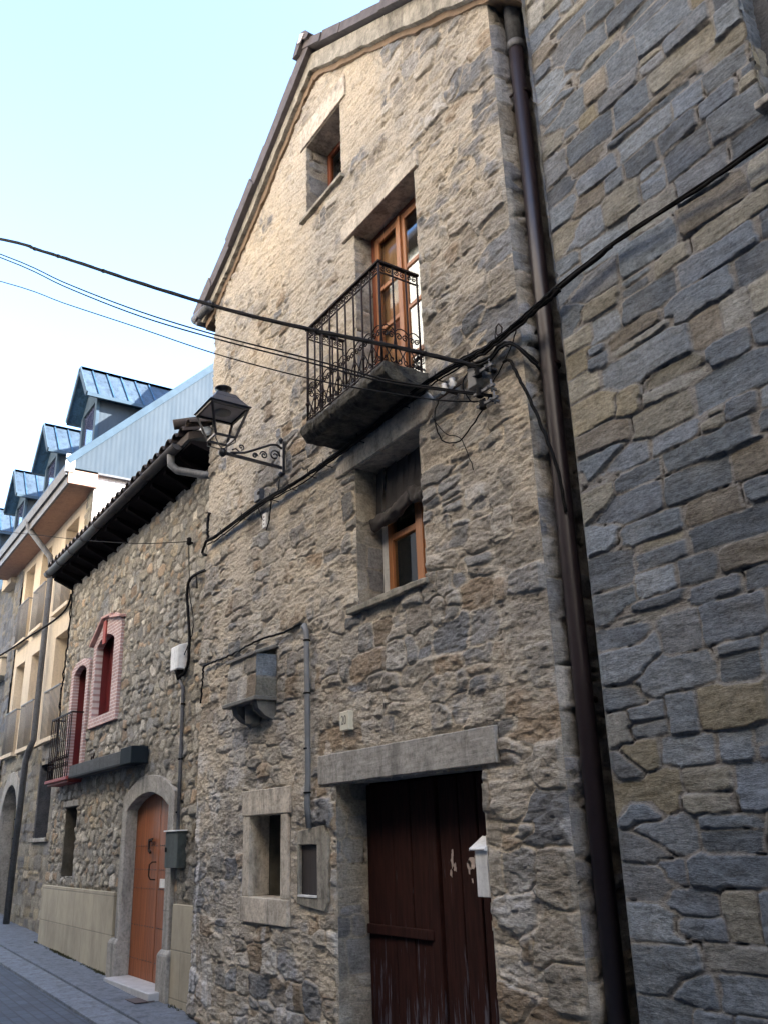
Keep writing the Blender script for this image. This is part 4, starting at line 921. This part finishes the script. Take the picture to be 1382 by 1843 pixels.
W_T = [[-9.467, -2.688, 7.778], [-8.384, -2.147, 7.026], [-7.393, -1.652, 6.348], [-6.489, -1.199, 5.724], [-5.567, -0.738, 5.152], [-4.96, -0.435, 4.826], [-4.497, -0.204, 4.602], [-4.146, -0.028, 4.484]]

A1 = (-4.15, -.06, 4.73); A2 = (-4.15, -.06, 4.54); A3 = (-4.13, -.05, 4.48)
mw = [tuple(p) for p in W_MAIN]; mp = wob(extend(mw), .0, 60, 1)
b = B(); b.tube(mp, .018, 7)
for k_ in range(3): b.tube([(p[0]+.013*math.cos(i*.9+k_*2.1), p[1]+.013*math.sin(i*.9+k_*2.1), p[2]+.012*math.sin(i*.9+k_*2.1)) for i, p in enumerate(mp)], .008, 5)
o = b.build('service_cable', M_cable); tag(o, 'thick twisted black cable bundle sweeping over the street in front of the balcony', 'cable')
b = B()
for q in (3, 7, 12, 20, 28, 37): 
    p_ = mp[min(len(mp)-1, q+14)]; b.lathe((p_[0], p_[1], p_[2]-.02), [(.012, 0), (.024, .008), (.024, .03), (.012, .038)], 8)
b.each('cable_tie', M_cable, o)
cable('overhead_wire', 'upper of the two close parallel thin wires under the thick cable', [(wob(extend([tuple(p) for p in W_P1]), 0, 50, 1), None)], .0075, group=None)
cable('overhead_wire', 'lower of the two close parallel thin wires under the thick cable', [(wob(extend([tuple(p) for p in W_P2]), 0, 50, 1), None)], .0075)
cable('overhead_wire', 'single thinnest wire, lowest of those crossing the tall gable house', [(wob(extend([tuple(p) for p in W_T]), 0, 50, 1), None)], .006)
cable('overhead_wire', 'thin wire from the low rubble house passing in front of its dark eaves', [(wob([(-27, -2.5, 10.6), (-17.52, -1.073, 7.442), (-15.702, -.801, 6.854), (-13.497, -.47, 6.144), (-11.576, -.182, 5.567), (-10.2, .03, 5.22)], 0, 30, 2), None)], .006)
b = B(); b.lathe((-10.2, .04, 5.17), [(.01, 0), (.035, .02), (.03, .07), (.035, .09), (.01, .11)], 8).bar((-10.2, .13, 5.21), (-10.2, .02, 5.21), .02)
o = b.build('insulator', M_cable); tag(o, 'small black insulator holding the thin wire on the low rubble house', 'insulator')
b = B(); b.tube(wob([(-10.2, .03, 5.18), (-10.19, .05, 4.9), (-10.14, .06, 4.5), (-10.05, .06, 4.3), (-9.98, .06, 4.05), (-10.08, .06, 3.9), (-10.2, .05, 3.75)], .004, 30, 3), .006, 5)
tag(b.build('drop_wire', M_cable), 'thin loose wire dropping from the small insulator beside the white box', 'cable')
cable('street_cable', 'black cable from the corner of the low rubble house sagging past the cream building', [(wob([(-30, -1.7, 5.6), (-24, -.9, 5.42), (-19.865, -.39, 5.442), (-18.237, -.194, 5.524), (-16.9, -.03, 5.60), (-16.25, .04, 5.72), (-16.1, .06, 5.95)], 0, 40, 4), None)], .02)
vpts = wob([(-16.05, .06, 6.0), (-16.03, .06, 5.3), (-16.06, .06, 4.8), (-16.08, .05, 4.4), (-16.15, .06, 3.9), (-16.17, .08, 3.0)], .012, 40, 5)
cable('corner_cable', 'black clipped cables running down the far corner of the low rubble house', [(vpts, .014), ([(p[0]+.03, p[1], p[2]-.02) for p in wob(vpts[::3], .01, 30, 8)], .008)], .012)
# bundle of cables along the facade and over the slate building
base = [(-9.40, -.045, 4.80), (-9.50, -.05, 4.86), (-9.36, -.06, 4.96), (-9.1, -.05, 4.95), (-7.91, -.07, 4.94), (-7.04, -.06, 4.905), (-6.35, -.06, 4.90), (-5.8, -.06, 4.91), (-5.45, -.07, 4.93), (-4.96, -.09, 4.955), (-4.46, -.09, 4.92), (-4.13, -.08, 4.89), (-3.83, -.07, 4.92), (-3.6, -.06, 4.955), (-3.40, -.06, 4.98), (-2.93, -.05, 5.02), (-2.5, -.05, 5.0), (-2.12, -.05, 4.975), (-1.84, -.05, 4.97), (-1.0, -.05, 4.95), (0, -.05, 4.95), (3.4, -.05, 4.9)]
b = B(); b.tube(wob(base[:16], .004, 130, 6), .017, 7); b.tube(wob(base[14:], .003, 40, 6), .012, 7)
for k_, (dy, dz, r_) in enumerate(((-.008, .014, .009), (-.012, -.022, .010), (.008, .024, .008), (-.028, -.006, .007), (.004, -.03, .007))):
    b.tube(wob([(x+.02, y+dy, z+dz*(1+.5*math.sin(x*3+k_))) for x, y, z in (base[2:] if k_ == 0 else base[2:15])], .006 if k_ else .002, 110, 10+k_), r_, 5)
o = b.build('cable_bundle', M_cable); tag(o, 'black cable bundle clipped across the tall house and up over the slate block wall', 'cable')
b = B()
for x in (-8.9, -8.3, -7.6, -7.2, -6.8, -6.5, -5.9, -5.2, -4.7, -4.3, -4.0):
    z = np.interp(x, [p[0] for p in base[3:]], [p[2] for p in base[3:]]); y = np.interp(x, [p[0] for p in base[3:]], [p[1] for p in base[3:]])
    b.tube([(x, y-.03, z+.035), (x+.004, y-.035, z), (x+.004, y-.02, z-.035), (x+.02, .0, z-.05)], .005, 5)
b.each('clip', M_cable, o)
# slack loops near the anchors
b = B()
b.tube(wob([(-4.35, -.08, 4.86), (-4.1, -.09, 4.80), (-3.97, -.1, 4.83), (-3.87, -.1, 4.80), (-3.80, -.05, 4.72), (-3.76, .05, 4.62)], .004, 24, 21), .012, 6)
b.tube(wob([(-4.35, -.08, 4.84), (-4.1, -.1, 4.77), (-3.95, -.11, 4.80), (-3.84, -.1, 4.77), (-3.78, -.03, 4.66), (-3.76, .06, 4.58)], .004, 24, 22), .010, 6)
b.tube(wob([(-4.3, -.07, 4.85), (-4.4, -.1, 4.72), (-4.33, -.09, 4.55), (-4.2, -.07, 4.52)], .003, 16, 23), .006, 5)
b.tube(wob([(-4.15, -.06, 4.54), (-4.3, -.06, 4.42), (-4.55, -.05, 4.33), (-4.75, -.05, 4.42), (-4.8, -.07, 4.62), (-4.72, -.07, 4.78)], .006, 26, 24), .006, 5)
b.tube(wob([(-4.85, -.06, 4.66), (-4.7, -.05, 4.45), (-4.55, -.04, 4.36), (-4.48, -.04, 4.22), (-4.42, -.04, 4.05)], .004, 20, 25), .004, 5)
b.tube(wob([(-4.13, -.05, 4.62), (-4.02, -.05, 4.70), (-3.92, -.03, 4.83), (-3.86, -.02, 4.95)], .003, 16, 27), .005, 5)
tag(b.build('loose_cable', M_cable), 'tangle of slack black loops around the wall anchors beside the balcony', 'cable')
cable('corner_drop_cable', 'black cable curving down the corner of the tall house to the brown downpipe', [(wob([(-4.0, -.05, 4.72), (-3.93, -.05, 4.70), (-3.87, -.05, 4.55), (-3.80, -.03, 4.35), (-3.74, .0, 4.1), (-3.70, .05, 3.85), (-3.69, .08, 3.5)], .004, 40, 26), None)], .012)
# anchors
def anchor(lab, p):
    t = thing('cable_anchor', lab, 'anchor', p, 'steel wall anchors beside the balcony'); x, y, z = p
    b = B(); b.bar((x, .05, z), (x, -.12, z), .016).bar((x-.16, -.1, z+.005), (x+.06, -.1, z-.005), .02).tube([(x+.03, -.1, z-.05), (x+.03, -.1, z+.05)], .008, 6); b.build('rod', M_zinc, t)
    b = B(); b.lathe((x-.10, -.1, z-.04), [(.012, 0), (.03, .01), (.022, .025), (.03, .04), (.022, .055), (.03, .07), (.012, .08)], 10); b.build('insulator', M_cable, t)
    return t
anchor('upper steel anchor rod holding the thick cable on the tall house', (-4.12, 0, 4.73))
anchor('middle steel anchor rod holding the two parallel wires on the tall house', (-4.12, 0, 4.565))
anchor('lowest steel anchor rod with one thin wire on the tall house', (-4.10, 0, 4.46))
t = thing('porcelain_insulator', 'white porcelain insulators on an iron rod just right of the balcony', 'insulator', (-4.62, -.06, 4.75))
for dx in (0, .10):
    b = B(); b.lathe((-4.62+dx, -.10, 4.74), [(.012, 0), (.032, .012), (.02, .03), (.034, .045), (.02, .065), (.026, .085), (.01, .095)], 12); b.build('bell', M_porc, t)
b = B(); b.bar((-4.72, -.1, 4.74), (-4.42, -.1, 4.74), .014).bar((-4.57, .03, 4.74), (-4.57, -.1, 4.74), .014); b.build('rod', M_iron, t)
b = B(); b.box(-4.36, -4.26, -.09, -.02, 4.66, 4.83); tag(b.build('cable_splice_box', M_greyc, None, .008), 'small dark grey splice box behind the slack cable loops', 'junction box')
b = B(); b.tube([(-4.05, -.05, 4.99), (-4.03, -.06, 5.03), (-3.99, -.07, 5.03), (-3.97, -.06, 4.99), (-3.99, -.05, 4.96), (-4.03, -.05, 4.96), (-4.05, -.05, 4.99)], .006, 6); b.tube([(-4.01, 0.03, 4.96), (-4.01, -.05, 4.96)], .006, 6)
tag(b.build('iron_ring', M_iron), 'small rusty iron ring fixed just above the cable bundle', 'ring')
cable('lantern_feed', 'thin black cable hanging from the lantern bracket to the cable bundle', [([(-7.52, -.03, 5.14), (-7.53, -.03, 5.0), (-7.6, -.05, 4.93)], None), ([(-7.66, -.05, 4.92), (-7.72, -.04, 4.72), (-7.79, -.04, 4.62)], None), ([(-7.97, -.05, 4.93), (-7.86, -.05, 4.76)], None)], .007)
t = thing('junction_box', 'small pale grey junction box above the bundle left of the lantern bracket', 'junction box', (-7.93, 0, 5.06))
b = B(); b.box(-8.00, -7.87, -.09, .02, 4.99, 5.12); b.build('case', M_zinc, t, .008)
b = B(); b.box(-7.90, -7.86, -.10, -.09, 5.05, 5.08); b.build('latch', M_cable, t)
t = thing('cable_tag', 'white tag plate with three dark marks hanging under the cable bundle', 'tag', (-7.82, -.03, 4.70))
b = B(); b.box(-7.865, -7.79, -.05, -.02, 4.66, 4.82); b.build('plate', M_white, t, .003)
b = B()
for zz in (4.78, 4.742, 4.70): b.box(-7.84, -7.815, -.052, -.05, zz-.008, zz+.008)
b.build('marks', M_ink, t)
# cable stub top left of the tall house
cable('corner_stub_cable', 'frayed black cable stub clipped to the far edge of the tall house', [(wob([(-9.36, -.04, 5.33), (-9.38, -.05, 5.2), (-9.35, -.05, 5.05), (-9.33, -.06, 4.96)], .01, 14, 41), .016), (wob([(-9.46, -.04, 5.36), (-9.38, -.04, 5.34), (-9.3, -.04, 5.30)], .008, 8, 42), .006), (wob([(-9.44, -.04, 5.1), (-9.3, -.06, 5.07)], .004, 5, 43), .007)], .01)
# conduit on the main facade
b = B(); b.tube(wob([(-9.40, -.04, 3.05), (-9.37, -.04, 3.3), (-9.33, -.05, 3.44), (-9.2, -.05, 3.455)]+[(x, -.05, 3.45) for x in (-8.87, -8.4)]+[(-8.0, -.12, 3.44), (-7.7, -.08, 3.455), (-7.4, -.05, 3.45), (-7.02, -.05, 3.46), (-6.93, -.04, 3.42)], .006, 70, 30), .011, 6)
tag(b.build('wall_cable', M_cable), 'thin black cable looping over the projecting stone box to the conduit top', 'cable')
t = thing('conduit', 'dark grey vertical conduit pipe from the thin cable down to the meter recess', 'conduit', (-6.92, 0, 1.7))
b = B(); b.tube([(-7.02, -.02, 3.43), (-6.95, -.045, 3.43), (-6.91, -.05, 3.36), (-6.90, -.05, 2.8), (-6.89, -.05, 2.1), (-6.92, -.045, 1.85), (-6.91, -.03, 1.66)], .026, 10); b.build('pipe', M_greyc, t)
for z in (3.28, 2.80, 2.32, 1.95):
    b = B(); b.lathe((-6.903, -.05, z-.008), [(.027, 0), (.034, .002), (.034, .014), (.027, .016)], 10); b.build('saddle', M_cable, t)
# number plate
t = thing('number_plate', 'ivory ceramic plate reading 20 above the long door lintel', 'number plate', (-6.275, 0, 2.48))
b = B(); b.box(-6.345, -6.205, -.05, .01, 2.405, 2.56); b.build('plate', M_ivory, t, .006)
cu = bpy.data.curves.new('number_text', 'FONT'); cu.body = '20'; cu.size = .085; cu.align_x = 'CENTER'; cu.align_y = 'CENTER'; cu.extrude = .0015
tx_ = bpy.data.objects.new('number', cu); C.objects.link(tx_); bpy.context.view_layer.update()
me = bpy.data.meshes.new_from_object(tx_.evaluated_get(bpy.context.evaluated_depsgraph_get())); bpy.data.objects.remove(tx_)
for v in me.vertices: x, y, z = v.co; v.co = (-6.275+x, -.052-z*0-(.001 if z > 0 else 0), 2.485+y*1.25)
me.materials.append(plain('grey_relief_numerals', (.12,.11,.09), .5, bd=0)); no = bpy.data.objects.new('number', me); link(no, t)
# letter box on the right jamb of the plank door
t = thing('letter_box', 'white metal letter box with a peaked lid beside the dark plank door', 'letter box', (-4.68, .1, 1.2))
b = B(); b.box(-4.745, -4.625, .0, .21, 1.195, 1.475); b.build('case', M_white, t, .004)
b = B()
pts = [(-.02, 1.475), (-.02, 1.485), (.1, 1.56), (.23, 1.485), (.23, 1.475)]
n_ = 5; vv = [(-4.775, y, z) for y, z in pts]+[(-4.62, y, z) for y, z in pts]
b.add(vv, [tuple(range(n_))[::-1], tuple(range(n_, 2*n_))]+[(i, i+n_, (i+1) % n_+n_, (i+1) % n_) for i in range(n_)]); b.build('lid', M_white, t, .003)
# rolled blind
b = B()
def cloth(p0, p1, r_, n=46):
    g_ = random.Random(int(r_*1000)); vv = []; sg = 14
    for i in range(n+1):
        t_ = i/n; cx_ = p0[0]+(p1[0]-p0[0])*t_; cy_ = p0[1]+(p1[1]-p0[1])*t_; cz_ = p0[2]+(p1[2]-p0[2])*t_-.035*math.sin(math.pi*t_)
        for k in range(sg):
            a_ = 2*math.pi*k/sg; q = r_*(1+.16*math.sin(3*a_+9*t_)+.10*math.sin(5*a_-17*t_+1)+.07*math.sin(31*t_+a_)+g_.uniform(-.04, .04))
            vv.append((cx_, cy_+q*math.cos(a_)*.8, cz_+q*1.15*math.sin(a_)))
    b.add(vv, [(i*sg+k, i*sg+(k+1) % sg, (i+1)*sg+(k+1) % sg, (i+1)*sg+k) for i in range(n) for k in range(sg)]+[tuple(range(sg)), tuple(n*sg+k for k in range(sg))], True)
cloth((-6.07, .17, 4.17), (-5.46, .17, 4.27), .055); cloth((-5.47, .16, 4.27), (-5.13, .17, 4.20), .062)
b.add([(-6.06, .21, 4.66), (-5.9, .20, 4.68), (-5.98, .19, 4.2), (-6.07, .20, 4.16)], [(0, 1, 2, 3)])
for i in range(9):
    x_ = -5.88+i*.085; w_ = .05
    b.add([(x_-.05, .225, 4.68), (x_+.06, .225-.02*(i % 2), 4.68), (x_+.055, .19+.03*(i % 2), 4.24), (x_-.045, .205-.02*(i % 2), 4.23)], [(0, 1, 2, 3)], True)
tag(b.build('rolled_blind', M_blind), 'dark cloth blind rolled up and sagging in the window under the balcony', 'blind')
# low house fittings
t = thing('white_junction_box', 'tall white plastic box on the low rubble house beside the corner', 'junction box', (-10.35, .1, 3.7))
b = B(); b.hexa([(-10.50,-.02,3.58),(-10.24,-.02,3.58),(-10.2,.12,3.58),(-10.54,.12,3.58),(-10.50,-.02,3.88),(-10.24,-.02,3.88),(-10.2,.12,3.92),(-10.54,.12,3.92)]); b.build('case', M_white, t, .015)
b = B(); b.lathe((-10.34, .04, 3.46), [(.02, 0), (.05, .09), (.06, .12)], 10); b.build('gland', M_cable, t)
t = thing('conduit', 'pale grey conduit pipe from the white box down to the green cabinet', 'conduit', (-10.3, .1, 1.7))
b = B(); b.tube([(-10.34, .05, 3.48), (-10.28, .08, 3.36), (-10.27, .08, 3.1), (-10.25, .08, 2.4), (-10.24, .08, 1.72)], .022, 8); b.build('pipe', M_zinc, t)
for z in (3.15, 2.5, 1.9):
    b = B(); b.lathe((-10.26, .08, z), [(.022, 0), (.03, .002), (.03, .02), (.022, .022)], 8); b.build('saddle', M_cable, t)
cable('feeder_cable', 'thick black cable bending from the tall house corner down to the white box', [(wob([(-9.47, .05, 4.66), (-9.75, .05, 4.70), (-10.08, .055, 4.72), (-10.22, .06, 4.66), (-10.24, .06, 4.5), (-10.18, .06, 4.3), (-10.1, .06, 4.0), (-10.06, .05, 3.8), (-10.08, .05, 3.62), (-10.2, .05, 3.52), (-10.33, .04, 3.50)], .004, 60, 51), .019), ([(-9.95, .06, 4.71), (-9.9, .05, 4.6), (-9.88, .05, 4.52)], .01)], .016)
t = thing('utility_cabinet', 'grey green metal utility cabinet beside the arched wooden door', 'cabinet', (-10.2, .1, 1.3))
b = B(); b.box(-10.41, -10.02, -.0, .11, 1.31, 1.70); b.build('case', M_green, t, .006)
b = B(); b.box(-10.43, -10.0, -.02, .11, 1.70, 1.715); b.build('top_flange', M_white, t, .002)
b = B(); b.box(-10.39, -10.36, -.012, 0, 1.48, 1.53); b.build('lock', M_cable, t, .003)
t = thing('awning_box', 'long grey steel awning box with a dark end mounted on the rubble wall', 'awning box', (-13, .1, 2.7))
b = B(); b.box(-14.55, -11.92, -.10, .10, 2.57, 2.76); b.build('case', M_awn, t, .01)
b = B(); b.box(-11.915, -11.46, -.13, .10, 2.56, 2.78); b.build('end_cap', plain('dark_blue_steel', (.014,.02,.026), .8, 0, bd=0, spec=.1), t, .012)
b = B(); b.box(-14.5, -11.95, -.115, -.10, 2.565, 2.59); b.build('lower_lip', M_cable, t)
b = B(); b.tube([(-13.65, -.02, 2.75), (-13.62, -.02, 2.83), (-13.55, -.02, 2.80), (-13.5, -.02, 2.86)], .012, 5); b.build('bracket', M_iron, t)
b = B(); b.box(-10.78, -10.44, -.24, -.02, gz(-10.6)+.022, gz(-10.6)+.030); o = b.build('drain_cover', plain('rusty_drain_plate', (.07,.05,.05), .8), None, .002); tag(o, 'small dark rusty metal plate set in the pavement before the doorstep', 'drain cover')

nb = thing('sun_blocking_row_house', 'plain grey row house beyond the slate block building, added unseen to block the sun', 'house', (14, 2, -1))  # added out of view to keep sun off the road
b = B(); b.box(3.6, 30, .2, 9, -1.5, 12.5); b.build('wall', M_conc, nb)
b = B(); b.hexa([(3.5,-.2,12.5),(30.2,-.2,12.5),(30.2,9,12.5),(3.5,9,12.5),(3.5,-.2,12.6),(30.2,-.2,12.6),(30.2,9,15),(3.5,9,15)]); b.build('roof', M_tile, nb)
b = B()
for i in range(7):
    for z0 in (1, 4.2, 7.4): b.box(5+i*3.4, 6.1+i*3.4, .17, .19, z0, z0+1.6)
b.each('shutter', M_woodd, nb)

# moss and grit along the foot of the walls
gm = random.Random(5); b = B(); vv = []; ff = []
def tuft(x, y, z, r_):
    for _ in range(5):
        a = gm.uniform(0, 6.28); t_ = gm.uniform(.2, 1.2); dx, dy = math.cos(a)*r_*t_, math.sin(a)*r_*t_
        n0 = len(vv); h_ = gm.uniform(.3, 1.0)*r_*1.3
        vv.extend([(x+dx-r_*.4, y+dy, z), (x+dx+r_*.4, y+dy+r_*.2, z), (x+dx+gm.uniform(-.3, .3)*r_, y+dy-r_*.3, z+h_)]); ff.append((n0, n0+1, n0+2))
for i in range(900):
    x = gm.uniform(-16.3, -12.45) if i < 650 else gm.uniform(-10.25, -6.6)
    if gm.random() < .5+.5*math.sin(x*3.1): continue
    y0 = .06 if x < -12 else (.06 if x < -9.5 else -.03)
    tuft(x, y0-abs(gm.gauss(0, .02)), gz(x)+.018, gm.uniform(.008, .028))
b.add(vv, ff); o = b.build('moss', plain('dull_moss', (.07,.075,.03), .95, var=.4, scale=15, bd=0), None)
tag(o, 'thin line of moss and weeds along the foot of the house walls', 'moss', None, 'stuff')
